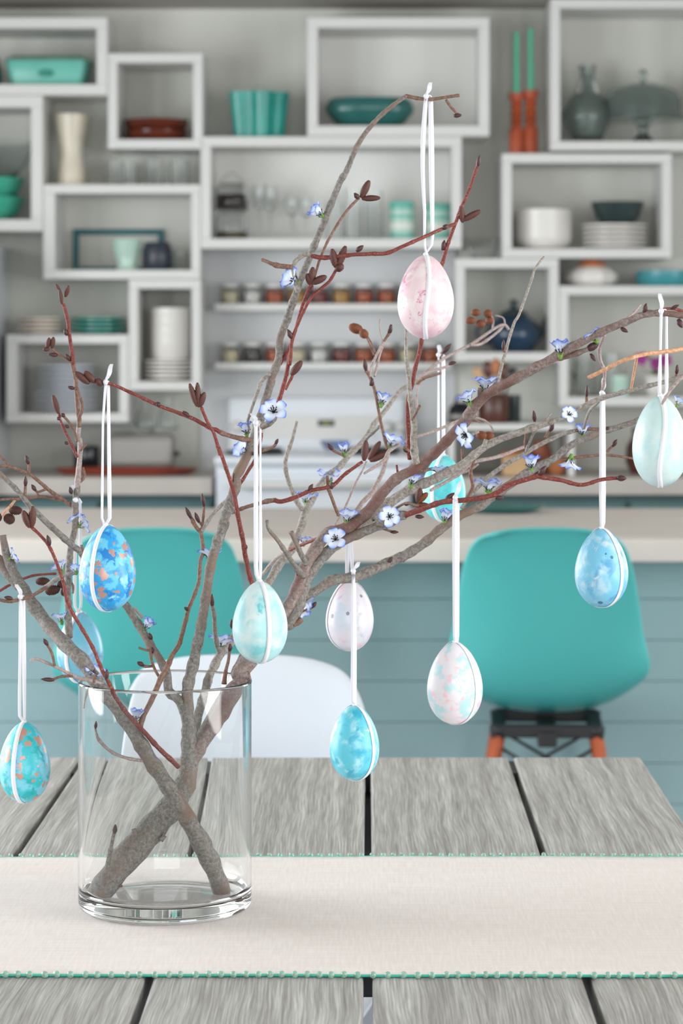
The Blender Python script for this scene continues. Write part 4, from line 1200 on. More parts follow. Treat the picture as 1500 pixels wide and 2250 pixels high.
stem('B', 'red', [('zh', '-40,520 0,495 60,460 170,415 250,405 310,402')], (3.5, 3.5, 3), 2.47)
stem('B', 'bark', [('q5', '575,1180 600,1230 598,1290')], (4, 3), 2.45)
stem('B', 'brown', [('v', '568,430 580,350 640,230 690,110'), ('q6', '690,1100 740,980 800,880 850,700 880,590 960,380 975,200 1000,120 985,0 970,-70')], (6.5, 7, 7, 6, 5.5, 5, 5, 5), (2.36, 2.39, 2.42, 2.43))
stem('B', 'brown', [('zc', '1322,1050 1290,1010 1262,960 1240,920')], (5, 5, 4), 2.43, knob=1.8)
stem('B', 'brown', [('zc', '1325,1050 1338,960 1345,860 1335,830')], (3.5, 3), 2.43)
stem('B', 'brown', [('zc', '1328,1000 1300,960')], (3, 3), 2.43)
stem('B', 'grey', [('zc', '1330,1040 1400,930 1480,850 1500,830')], (5, 5, 5), (2.43, 2.42))
stem('B', 'lilac', [('v', '600,604 500,590 400,550 330,480 302,410')], (4, 4, 4, 4), (2.33, 2.325), knob=1.6)
stem('B', 'lilac', [('zh', '565,1012 510,990 420,970 300,910 200,870 168,884')], (6, 5, 4, 3.5), (2.345, 2.335))
stem('B', 'brown', [('zh', '300,908 285,840 255,785')], (4, 3.5), 2.335)
stem('B', 'brown', [('zh', '400,965 340,965 290,982')], (3.5, 3.5), 2.335)
stem('B', 'lilac', [('v', '275,170 245,230 230,290')], (4, 3), 2.34)
stem('B', 'brown', [('zh', '515,1000 520,955')], (3.5, 3), 2.335)
# --- branch D (rear)
stem('D', 'grey', [('v', '430,1316 560,1140 700,990 820,830 880,620 900,400 960,190'), ('q6', '1050,1160 1100,1040 1150,950 1250,830'), ('p', '545,1345 575,1295'), ('q4', '420,1040 480,930 600,780 655,650 690,560 710,480 745,400'), ('q7', '770,1190 850,1050 1000,915 1070,830 1200,700 1280,570 1400,420 1500,290'), ('q1', '620,770 655,735')],
     (10, 11, 12, 12, 11, 10, 9.5, 9, 9, 9, 8.5, 8, 7, 6, 5, 4.5), (2.42, 2.43, 2.435, 2.44, 2.45, 2.5, 2.56, 2.6, 2.65, 2.7, 2.74), 'stem')
stem('D', 'grey', [('q7', '690,1270 650,1220 590,1080 552,950 556,840 605,700 630,600 645,545')], (7, 6, 5.5, 5, 4), (2.6, 2.58, 2.58), knob=1.4)
stem('D', 'brown', [('q7', '1040,835 990,810 940,785')], (4, 3.5), (2.62, 2.6))
stem('D', 'bark', [('q7', '1215,690 1270,640 1325,590')], (4.5, 4), (2.64, 2.62))
stem('D', 'bark', [('q6', '1135,950 1112,900 1098,800 1088,650 1070,560')], (6.5, 6, 5.5, 5), (2.46, 2.45))
stem('D', 'brown', [('q6', '1170,1210 1185,1100 1205,1020 1218,910')], (7, 4.5, 4, 4), (2.41, 2.42), knob=1.6)
stem('D', 'grey', [('v', '880,520 990,330 1100,160'), ('q6', '1240,1140 1320,970')], (7, 8, 7), (2.43, 2.44, 2.46))
stem('D', 'lilac', [('q1', '648,738 720,680 800,610 870,560 1000,490 1120,430 1200,375 1280,320 1340,285 1385,278 1415,315')], (4.5, 4, 4, 3.5), (2.74, 2.8, 2.82))
stem('D', 'lilac', [('q1', '1110,440 1160,440 1210,420 1300,355 1375,285')], (4, 4, 3), (2.8, 2.82))
stem('D', 'lilac', [('q1', '1282,318 1285,240 1260,190')], (3, 2.5), 2.82)
stem('D', 'lilac', [('q1', '1385,280 1370,220 1300,200')], (2.2, 2), 2.82)
stem('D', 'lilac', [('q1', '655,735 740,672 870,632 950,605')], (4, 3.5, 3), (2.74, 2.76))
stem('D', 'brown', [('q1', '655,760 720,712 800,690 855,675')], (3.5, 4.5, 3.5), (2.72, 2.7), knob=2)
stem('D', 'lilac', [('q1', '710,715 665,800 655,880 662,960')], (3.5, 3, 3), (2.72, 2.72))
stem('D', 'brown', [('q1', '845,545 880,490')], (4, 4), 2.80)
stem('D', 'lilac', [('q1', '225,1500 380,1400 420,1330 450,1300 560,1240 640,1205 760,1165 880,1120 960,1080')], (3, 5, 4.5, 4, 4, 3.5), (2.5, 2.56, 2.6))
stem('D', 'lilac', [('q7', '1100,1330 1180,1220 1260,1140 1310,1050 1360,940 1400,800')], (6, 6.5, 6, 5), (2.48, 2.52, 2.56))
stem('D', 'lilac', [('q7', '960,1400 1040,1260 1120,1070 1180,960 1215,880')], (3.5, 3, 2.5), (2.5, 2.55))
stem('D', 'brown', [('q1', '415,1300 372,1130 345,1000 322,870 300,780 262,690 235,650')], (4.5, 4, 4, 4.5), (2.56, 2.55), knob=1.6)
stem('D', 'lilac', [('q1', '268,700 285,620 320,540 355,470 385,415')], (4, 3.5, 3.5), (2.55, 2.57))
stem('D', 'lilac', [('q1', '310,700 335,600 352,520 385,430')], (3, 3), (2.55, 2.57))
stem('D', 'brown', [('q1', '375,430 410,375 440,330')], (3.5, 3.5), 2.57, knob=1.8)
stem('D', 'lilac', [('q1', '380,410 355,330 350,240 362,210')], (2, 1.6), 2.58)
stem('D', 'brown', [('q1', '305,525 275,450 242,375')], (2.5, 2), 2.57)
stem('D', 'brown', [('q1', '315,505 290,440 250,365')], (2, 2), 2.58)
stem('D', 'brown', [('q1', '1050,1075 1100,1065 1180,1075')], (3, 3), 2.58)
stem('D', 'lilac', [('q1', '960,1082 1080,1045 1180,1050 1250,1090 1290,1145')], (3.5, 3, 2.5), (2.6, 2.6))


def nearest(px, py, owner=None, maxr=400):
    best = None
    for s in SEGS:
        if owner and s[4] != owner: continue
        q = (s[0] - px) ** 2 + (s[1] - py) ** 2
        q = max(0, math.sqrt(q) - s[3] * .8)
        if best is None or q < best[0]: best = (q, s)
    return best[1]


# --- buds, catkins, cones
bm_ = MB().lathe([(0, 0), (.10, .02), (.17, .22), (.20, .42), (.16, .68), (.07, .9), (0, 1.0)], 10)
bud_me = bm_.mesh('bud', M['bud'])
pr = MB()
rows_, sg = 15, 14
rings = []
for k in range(rows_ + 1):
    f = k / rows_
    r0 = .2 * math.sin(PI * (.06 + .90 * f)) ** .6
    row = []
    for i in range(sg):
        a = 2 * PI * i / sg
        b = 1 + .14 * math.cos(7 * a + (k % 2) * PI) * (1 if 0 < k < rows_ else 0)
        row.append((r0 * b * math.cos(a), r0 * b * math.sin(a), f))
    rings.append(row)
loft(pr, rings, True, True)
catkin_me = {k: pr.mesh('catkin', M[k]) for k in ('catkin', 'catkin_rust', 'cone')}


def attach(me, name, fr, s, rpx, asp, dz=0.0, owner=None):
    (x0, y0), (x1, y1) = pp(fr, s)
    g = nearest(x0, y0, owner)
    root = ROOT[g[4]]
    d = g[2] - g[3] * .3 * g[2] / FOC + dz
    a, b = at(x0, y0, d), at(x1, y1, d - .002)
    ax = b - a
    ln = ax.length
    q = ax.to_track_quat('Z', 'Y').to_matrix().to_4x4()
    rr = rpx * d / FOC / asp
    mat = Matrix.Translation(a - root.location) @ q @ Matrix.Rotation(rnd.uniform(0, 6), 4, 'Z') @ Matrix.Diagonal((rr, rr, ln, 1))
    return link(me, name, root, mat=mat)


CK = [('q7', '1198,872 1215,703', 8), ('q7', '1236,862 1332,712', 7.5), ('q7', '1245,872 1395,800', 8), ('za', '1310,1335 1300,1172', 6.5), ('za', '1300,1330 1248,1178', 6.5), ('za', '1315,1332 1348,1236', 7),
      ('za', '590,1178 492,1102', 8), ('za', '628,1172 556,1098', 8), ('za', '675,1190 632,1150', 8), ('za', '408,655 393,556', 4.5), ('za', '400,570 368,522', 3), ('za', '430,608 453,532', 5),
      ('za', '310,945 325,876', 5.5), ('za', '342,945 352,872', 5.5), ('za', '325,955 284,952', 4.5), ('za', '385,1375 348,1255', 6.5), ('ze', '932,262 978,166', 8), ('ze', '936,266 1038,262', 6.5),
      ('ze', '795,645 772,542', 8.5), ('ze', '803,645 848,526', 8.5), ('ze', '795,660 834,628', 9), ('ze', '655,740 636,678', 7), ('ze', '658,735 668,642', 8), ('ze', '662,732 743,692', 8),
      ('ze', '548,1235 608,1158', 8), ('z7', '1272,925 1260,822', 7), ('z7', '1270,912 1380,852', 7), ('zh', '165,148 126,55', 8.5), ('zh', '175,145 180,30', 8.5), ('q2', '440,765 462,648', 8)]
for fr, s, r_ in CK: attach(catkin_me['catkin'], 'catkin', fr, s, r_, .2)
for fr, s, r_ in (('q2', '440,765 522,686', 7), ('q2', '425,792 537,790', 7), ('q1', '245,380 195,320', 10), ('q1', '210,330 100,285', 11)): attach(catkin_me['catkin_rust'], 'catkin', fr, s, r_, .2)
for fr, s, r_ in (('q5', '75,600 182,610', 10), ('q5', '40,650 115,700', 12), ('q5', '-40,660 12,665', 10), ('q5', '295,1190 410,1190', 9), ('q5', '375,1275 492,1250', 11), ('q5', '475,1205 540,1225', 9), ('q5', '505,1270 560,1280', 10)):
    attach(catkin_me['cone'], 'cone', fr, s, r_, .2, .01, 'B')
for fr, s, r_ in (('q1', '1105,175 1180,175', 8), ('q1', '1210,185 1278,180', 9), ('q1', '1060,240 1142,242', 8), ('q1', '1145,262 1222,272', 9), ('q1', '1225,245 1290,235', 8), ('q1', '1148,1185 1230,1190', 10), ('q1', '1205,1195 1292,1190', 10)):
    attach(catkin_me['catkin_rust'], 'cone', fr, s, r_, .2, 0, 'D')
BD = '''q7 125,1075 125,970 4.5|q7 735,1122 778,1062 5|q7 930,1105 936,1045 5|q7 945,790 893,726 5|q7 1270,255 1258,180 5|q7 465,740 492,688 4|q7 466,460 412,410 6|q4 680,1010 636,955 5|q4 1385,892 1435,840 5.5|q4 232,770 200,738 6|q4 765,1258 808,1208 5
q2 665,752 745,684 6.5|q2 420,880 495,886 5|q2 1070,722 1150,728 6|q2 1440,540 1497,462 7|q2 555,492 618,490 5|q2 215,1008 285,1010 4|q2 358,350 316,312 5|q2 330,785 385,765 4.5|w3 1095,1140 1158,1142 7|w3 596,795 587,726 5.5|w3 912,645 917,570 4.5|w3 688,855 712,803 5.5|w3 1070,948 1100,902 5
w3 1460,505 1466,446 5|q8 440,845 585,765 9|w3 935,382 968,428 5|w3 1025,845 1056,832 5|w3 402,362 407,290 4|w3 32,378 88,318 6|w3 68,446 118,430 4.5|w3 212,1060 224,1015 5.5|w3 1262,135 1277,72 6|w3 1120,225 1166,250 5|w3 1425,108 1478,82 4|w3 1470,170 1495,225 7
ze 905,556 947,523 6|ze 1382,434 1408,408 6|ze 1380,550 1391,492 6|ze 552,1035 528,982 6|ze 1082,1008 1103,956 4.5|ze 958,1210 948,1146 5|ze 985,1295 996,1252 5.5|ze 655,785 668,740 5.5|z7 1360,590 1374,520 5|z7 1215,285 1266,282 5|z7 648,782 620,746 6
za 442,862 424,815 5|za 462,1028 433,982 5|za 380,992 316,985 5|za 490,1212 446,1200 4.5|za 1052,1328 1030,1300 6|za 1248,1398 1203,1358 5|za 392,1418 376,1398 4|za 425,1395 402,1376 5|za 455,1468 424,1452 4|q5 236,225 212,150 5.5|q5 210,405 210,322 5|q5 295,445 256,390 5|q5 410,895 388,806 6|q5 105,1335 32,1318 5|q5 560,60 528,38 4
zh 582,985 588,925 5.5|zh 262,795 238,758 5|zh 300,986 222,980 5|q6 1072,580 1070,465 5.5|q6 1236,755 1230,675 5|q6 572,850 552,788 5.5|q6 580,965 578,905 6|q6 510,1058 450,1030 5.5|q6 1218,940 1220,875 5.5|q6 100,1160 104,1080 4|zc 1262,960 1220,880 5|zc 1345,880 1330,790 5|zc 1312,985 1283,915 5|q6 878,603 840,578 4
v 302,412 304,364 5|v 417,1040 423,982 5.5|q1 440,345 442,270 5|q1 240,660 226,555 5|q5 590,470 572,410 5|v 425,1340 465,1355 5|q4 105,450 65,375 5'''
for t in BD.replace('\n', '|').split('|'):
    fr, a, b, r_ = t.split()
    attach(bud_me, 'bud', fr, a + ' ' + b, float(r_), .2)


# --- blue cloth flowers
def petal_mat():
    m, nt, p = new_mat('blue_edged_petal')
    uv = N(nt, 'ShaderNodeUVMap')
    sp = N(nt, 'ShaderNodeSeparateXYZ'); nt.links.new(uv.outputs[0], sp.inputs[0])
    r = ramp(nt, [(0.0, srgb(232, 238, 252)), (.58, srgb(222, 232, 252)), (.80, srgb(182, 203, 250)), (.95, srgb(112, 138, 230)), (1.0, srgb(84, 106, 212))])
    nt.links.new(sp.outputs[0], r.inputs[0]); nt.links.new(r.outputs[0], p.inputs['Base Color'])
    p.inputs['Roughness'].default_value = .7
    p.inputs['Subsurface Weight'].default_value = .25
    p.inputs['Subsurface Radius'].default_value = (.002, .002, .002)
    return m


M['petal'] = petal_mat()
M['calyx'] = plain('green_calyx', (108, 148, 62), .6, .2, 200)
M['stamen'] = plain('black_stamens', (26, 26, 34), .6, .1)


def petal_mesh(open_):
    """one petal of unit length leaving the centre; open_ = angle from the axis."""
    nu, nv = 7, 7
    vs, uvs, fs = [], [], []
    for j in range(nv):
        f = j / (nv - 1)
        wd = .47 * math.sin(PI * (.08 + .80 * f)) ** .7 * (.45 + .75 * f)
        ang = open_ + (-.35 + .75 * f)
        for i in range(nu):
            u = -1 + 2 * i / (nu - 1)
            x = wd * u
            outp = f * math.sin(ang) + .10 * f
            up = f * math.cos(ang) + .18 * u * u * f
            if j == nv - 1: outp -= .10 * u * u
            vs.append((x, outp, up))
            uvs.append((min(1, max(f ** 1.5, (abs(u) ** 2.4) * (.35 + .65 * f))), 0))
    for j in range(nv - 1):
        for i in range(nu - 1): fs.append((j * nu + i, j * nu + i + 1, (j + 1) * nu + i + 1, (j + 1) * nu + i))
    me = MB().add(vs, fs).mesh('petal', M['petal'])
    l = me.uv_layers.new(name='UVMap')
    for lp in me.loops: l.data[lp.index].uv = uvs[lp.vertex_index]
    return me


PET = {'tulip': petal_mesh(.18), 'cup': petal_mesh(.52), 'open': petal_mesh(1.0)}
cal = MB().lathe([(0, -.30), (.10, -.28), (.17, -.12), (.20, .02), (.12, .06), (0, .05)], 12)
for q in range(5):
    a = 2 * PI * q / 5 + .6
    d1, s1 = Vector((math.cos(a), math.sin(a), 0)), Vector((-math.sin(a), math.cos(a), 0))
    cal.add([d1 * .12 + s1 * .10 + Vector((0, 0, -.08)), d1 * .12 - s1 * .10 + Vector((0, 0, -.08)), d1 * .36 + Vector((0, 0, .22)), d1 * .26 - s1 * .08 + Vector((0, 0, .07)), d1 * .26 + s1 * .08 + Vector((0, 0, .07))], [(0, 1, 3, 4), (4, 3, 2)])
CAL = cal.mesh('flower', M['calyx'])
st_ = MB()
for q in range(11):
    a = q * 2.399; t_ = .12 + .30 * (q / 11)
    p1 = Vector((math.cos(a) * t_, math.sin(a) * t_, .42 - .25 * t_))
    st_.tube([Vector((math.cos(a) * .03, math.sin(a) * .03, .03)), p1], [.028, .028], 5)
    st_.lathe([(0, -.045), (.05, -.02), (.05, .02), (0, .045)], 6, c=p1)
STA = st_.mesh('stamens', M['stamen'])


TULIP = {(540, 945), (840, 880), (756, 988), (906, 1056), (1279, 948), (1230, 768), (1167, 1020), (700, 467), (978, 1136), (300, 1574), (322, 1374)}


def flower(px, py, r, ang, face, owner=None, kind=None, d=None):
    """ang: direction the flower points to in the picture (degrees, 90 = up); face: 0 side view .. 1 towards the viewer, negative away."""
    g = nearest(px, py, owner)
    root = ROOT[g[4]]
    dd = d if d else g[2] - (g[3] * .6 * g[2] / FOC if face > -.2 else -g[3] * .8 * g[2] / FOC)
    if face > .5 and not d: dd -= 1.0 * r / FOC * dd
    a = math.radians(ang)
    fc = max(-.95, min(.95, face))
    k = math.sqrt(1 - fc * fc)
    ax = Vector((math.cos(a) * k, -fc, math.sin(a) * k))
    s = r * (.95 if face > .5 else 1.22) * dd / FOC
    c = at(px, py, dd) - ax * s * .35
    kind = kind or ('open' if abs(face) > .5 else 'tulip' if (px, py) in TULIP else 'cup')
    mat = Matrix.Translation(c - root.location) @ ax.to_track_quat('Z', 'Y').to_matrix().to_4x4() @ Matrix.Rotation(rnd.uniform(0, 6), 4, 'Z') @ Matrix.Diagonal((s, s, s, 1))
    f = link(CAL, 'flower', root, mat=mat)
    f['label'] = 'small blue edged cloth flower with green calyx'
    for q in range(5):
        link(PET[kind], 'petal', f, mat=Matrix.Rotation(2 * PI * q / 5 + rnd.uniform(-.15, .15), 4, 'Z') @ Matrix.Rotation(rnd.uniform(-.12, .12), 4, 'X'))
    link(STA, 'stamens', f, mat=Matrix.Identity(4))
    return f


for a in ((700, 467, 24, 140, .2, 'A'), (642, 614, 27, 150, .5, 'A'), (600, 900, 32, 100, .75, 'A'), (540, 945, 22, 100, .1, 'A'), (534, 988, 24, 140, .45, 'A'), (840, 880, 22, 75, -.1, 'D'), (756, 988, 20, 95, .1, 'D'), (862, 972, 25, 70, .2, 'D'),
          (722, 1048, 26, 90, .15), (672, 1094, 24, 90, .05, 'D'), (763, 1136, 24, 85, .2, 'A'), (736, 1182, 27, 100, .8, 'A'), (856, 1134, 25, 60, .93, 'A'), (906, 1056, 24, 75, .0, 'A'), (978, 1136, 22, 80, .1, 'A'), (1073, 1068, 30, 88, .05, 'A'),
          (1018, 958, 30, 200, .55, 'A'), (1028, 876, 24, 115, .1, 'A'), (1067, 846, 30, 90, .1, 'A'), (1230, 768, 28, 92, .0, 'A'), (1303, 742, 22, 130, -.3, 'A'), (1251, 909, 20, 60, .85, 'A'), (1279, 948, 22, 88, .0, 'A'), (1167, 1020, 25, 92, .05, 'A'),
          (1252, 1016, 25, -100, -.1, 'A'), (166, 1145, 18, 120, -.2, 'B'), (182, 1153, 20, 20, -.3, 'B'), (28, 1224, 19, 30, -.1, 'B'), (132, 1248, 20, 120, -.2, 'B'), (168, 1252, 16, 90, -.5, 'B'), (134, 1358, 20, 100, -.2, 'B'),
          (208, 1480, 24, 80, .3, 'B'), (462, 1219, 26, 90, -.15, 'B'), (322, 1374, 21, 55, .1, 'A'), (488, 1412, 30, 88, .0, 'D'), (670, 1322, 24, -20, -.3, 'A'), (664, 1344, 18, -60, -.3, 'A'), (667, 1188, 17, 90, .1, 'D'), (300, 1574, 22, 80, -.1, 'B'),
          (964, 1036, 20, 95, -.2, 'A'), (1490, 884, 16, 60, -.2, 'A')):
    flower(*a)
# ================================================================ EGGS
def egg_mat(name, base, blots, scale=40.0, flakes=None, flake_scale=60.0, flake_cut=.28, pits=None, rough=.4, bump=.0, seed=0.0, dist=1.5, pit_scale=45.0):
    """base colour with soft washed blots [(colour, low, high, noise scale)], optional metallic flakes and pits."""
    m, nt, p = new_mat(name)
    tc = N(nt, 'ShaderNodeTexCoord')
    of = N(nt, 'ShaderNodeVectorMath', operation='ADD'); of.inputs[1].default_value = (seed, seed * .7, -seed)
    nt.links.new(tc.outputs['Object'], of.inputs[0])
    last = None
    rgb = N(nt, 'ShaderNodeRGB'); rgb.outputs[0].default_value = srgb(*base); last = rgb.outputs[0]
    for k, (col, lo, hi, s) in enumerate(blots):
        o2 = N(nt, 'ShaderNodeVectorMath', operation='ADD'); o2.inputs[1].default_value = (k * .37, -k * .21, k * .5)
        nt.links.new(of.outputs[0], o2.inputs[0])
        n = N(nt, 'ShaderNodeTexNoise', ins={'Scale': s, 'Detail': 4.0, 'Roughness': .55, 'Distortion': dist}); nt.links.new(o2.outputs[0], n.inputs['Vector'])
        r = ramp(nt, [(lo, (0, 0, 0, 1)), (hi, (1, 1, 1, 1))]); nt.links.new(n.outputs['Fac'], r.inputs[0])
        mx = N(nt, 'ShaderNodeMix', data_type='RGBA'); nt.links.new(r.outputs[0], mx.inputs['Factor']); nt.links.new(last, mx.inputs['A']); mx.inputs['B'].default_value = srgb(*col)
        last = mx.outputs['Result']
    if flakes:
        v = N(nt, 'ShaderNodeTexVoronoi', ins={'Scale': flake_scale, 'Randomness': 1.0})
        dn = N(nt, 'ShaderNodeTexNoise', ins={'Scale': 220.0, 'Detail': 2.0}); nt.links.new(of.outputs[0], dn.inputs['Vector'])
        ma = N(nt, 'ShaderNodeVectorMath', operation='MULTIPLY_ADD'); ma.inputs[1].default_value = (.008, .008, .008)
        nt.links.new(dn.outputs['Color'], ma.inputs[0]); nt.links.new(of.outputs[0], ma.inputs[2]); nt.links.new(ma.outputs[0], v.inputs['Vector'])
        # the cell's own random value decides its flake's size
        sep = N(nt, 'ShaderNodeSeparateColor'); nt.links.new(v.outputs['Color'], sep.inputs[0])
        th = N(nt, 'ShaderNodeMath', operation='MULTIPLY_ADD', ins={1: .42, 2: flake_cut - .3}); nt.links.new(sep.outputs[0], th.inputs[0])
        lt = N(nt, 'ShaderNodeMath', operation='LESS_THAN'); nt.links.new(v.outputs['Distance'], lt.inputs[0]); nt.links.new(th.outputs[0], lt.inputs[1])
        mx = N(nt, 'ShaderNodeMix', data_type='RGBA'); nt.links.new(lt.outputs[0], mx.inputs['Factor']); nt.links.new(last, mx.inputs['A']); mx.inputs['B'].default_value = srgb(*flakes)
        last = mx.outputs['Result']
        mm = N(nt, 'ShaderNodeMath', operation='MULTIPLY', ins={1: .3}); nt.links.new(lt.outputs[0], mm.inputs[0]); nt.links.new(mm.outputs[0], p.inputs['Metallic'])
    if pits:
        v = N(nt, 'ShaderNodeTexVoronoi', ins={'Scale': pit_scale}); nt.links.new(of.outputs[0], v.inputs['Vector'])
        sep = N(nt, 'ShaderNodeSeparateColor'); nt.links.new(v.outputs['Color'], sep.inputs[0])
        th = N(nt, 'ShaderNodeMath', operation='MULTIPLY_ADD', ins={1: .20, 2: -.03}); nt.links.new(sep.outputs[0], th.inputs[0])
        sb = N(nt, 'ShaderNodeMath', operation='SUBTRACT'); nt.links.new(th.outputs[0], sb.inputs[0]); nt.links.new(v.outputs['Distance'], sb.inputs[1])
        r = ramp(nt, [(0.0, (0, 0, 0, 1)), (.035, (1, 1, 1, 1))]); nt.links.new(sb.outputs[0], r.inputs[0])
        mx = N(nt, 'ShaderNodeMix', data_type='RGBA'); nt.links.new(r.outputs[0], mx.inputs['Factor']); nt.links.new(last, mx.inputs['A']); mx.inputs['B'].default_value = srgb(*pits)
        last = mx.outputs['Result']
        bp = N(nt, 'ShaderNodeBump', invert=True, ins={'Strength': .8, 'Distance': .0008}); nt.links.new(r.outputs[0], bp.inputs['Height']); nt.links.new(bp.outputs[0], p.inputs['Normal'])
    nt.links.new(last, p.inputs['Base Color'])
    p.inputs['Roughness'].default_value = rough
    p.inputs['Coat Weight'].default_value = .3
    p.inputs['Coat Roughness'].default_value = .25
    return m


M['ribbon'] = plain('white_satin_ribbon', (232, 232, 238), .4, .01)
EG = {
    'pink': egg_mat('pink_marbled', (232, 208, 213), [((222, 176, 192), .46, .68, 45), ((236, 222, 222), .5, .64, 70), ((208, 136, 168), .63, .68, 90)], pits=(186, 118, 146), seed=1.3, dist=.8),
    'bluecopper': egg_mat('blue_copper_ink', (48, 160, 226), [((104, 200, 238), .48, .54, 70), ((28, 130, 210), .55, .60, 85), ((150, 220, 242), .60, .66, 70)], flakes=(196, 152, 138), flake_scale=110, flake_cut=.36, seed=2.4, dist=.4),
    'mint': egg_mat('mint_cloud', (172, 220, 224), [((214, 232, 232), .44, .62, 45), ((128, 206, 212), .54, .70, 55), ((104, 196, 206), .66, .76, 80)], seed=3.7, dist=.3),
    'lilac': egg_mat('lilac_pink_cloud', (218, 213, 222), [((232, 178, 196), .56, .70, 50), ((192, 210, 220), .52, .68, 50), ((180, 176, 190), .62, .74, 90)], pits=(140, 136, 150), seed=5.2, pit_scale=75, dist=.4),
    'aqua': egg_mat('aqua_cloud', (96, 198, 218), [((176, 226, 234), .50, .62, 55), ((56, 176, 204), .52, .62, 62), ((214, 236, 240), .66, .72, 80)], seed=6.6, dist=.3),
    'pastel': egg_mat('white_pastel_blots', (228, 223, 230), [((236, 196, 206), .53, .62, 70), ((178, 220, 226), .53, .62, 70), ((196, 226, 212), .62, .70, 70)], seed=7.7, dist=.2),
    'sky': egg_mat('sky_blue_pitted', (118, 192, 222), [((178, 214, 230), .48, .62, 50), ((88, 162, 206), .54, .66, 65), ((206, 210, 220), .62, .70, 70)], pits=(48, 108, 156), seed=8.4, pit_scale=62, dist=.5),
    'palemint': egg_mat('pale_mint', (190, 218, 217), [((208, 226, 224), .44, .64, 35), ((168, 210, 216), .56, .72, 40), ((150, 202, 204), .68, .78, 70)], seed=9.9, dist=.4),
    'turq': egg_mat('clear_aqua', (92, 212, 216), [((150, 228, 230), .50, .64, 45), ((62, 192, 202), .56, .68, 50)], seed=11.2, dist=.3),
    'bluemix': egg_mat('dusty_blue_mix', (110, 188, 212), [((140, 178, 212), .50, .64, 45), ((160, 160, 194), .60, .70, 55), ((80, 152, 188), .58, .68, 60)], seed=12.5, dist=.4),
    'turqcopper': egg_mat('turquoise_copper_ink', (56, 200, 210), [((128, 212, 234), .48, .55, 65), ((30, 180, 188), .55, .62, 75), ((142, 204, 240), .61, .66, 65)], flakes=(208, 158, 142), flake_scale=100, flake_cut=.40, seed=13.6, dist=.3),
}


def egg_r(c, h):
    """radius at height c in [-1, 1] (1 = pointed top), for half height h and unit half width."""
    return math.sqrt(max(0, 1 - c * c)) * (1 - .17 * c - .03 * c * c)


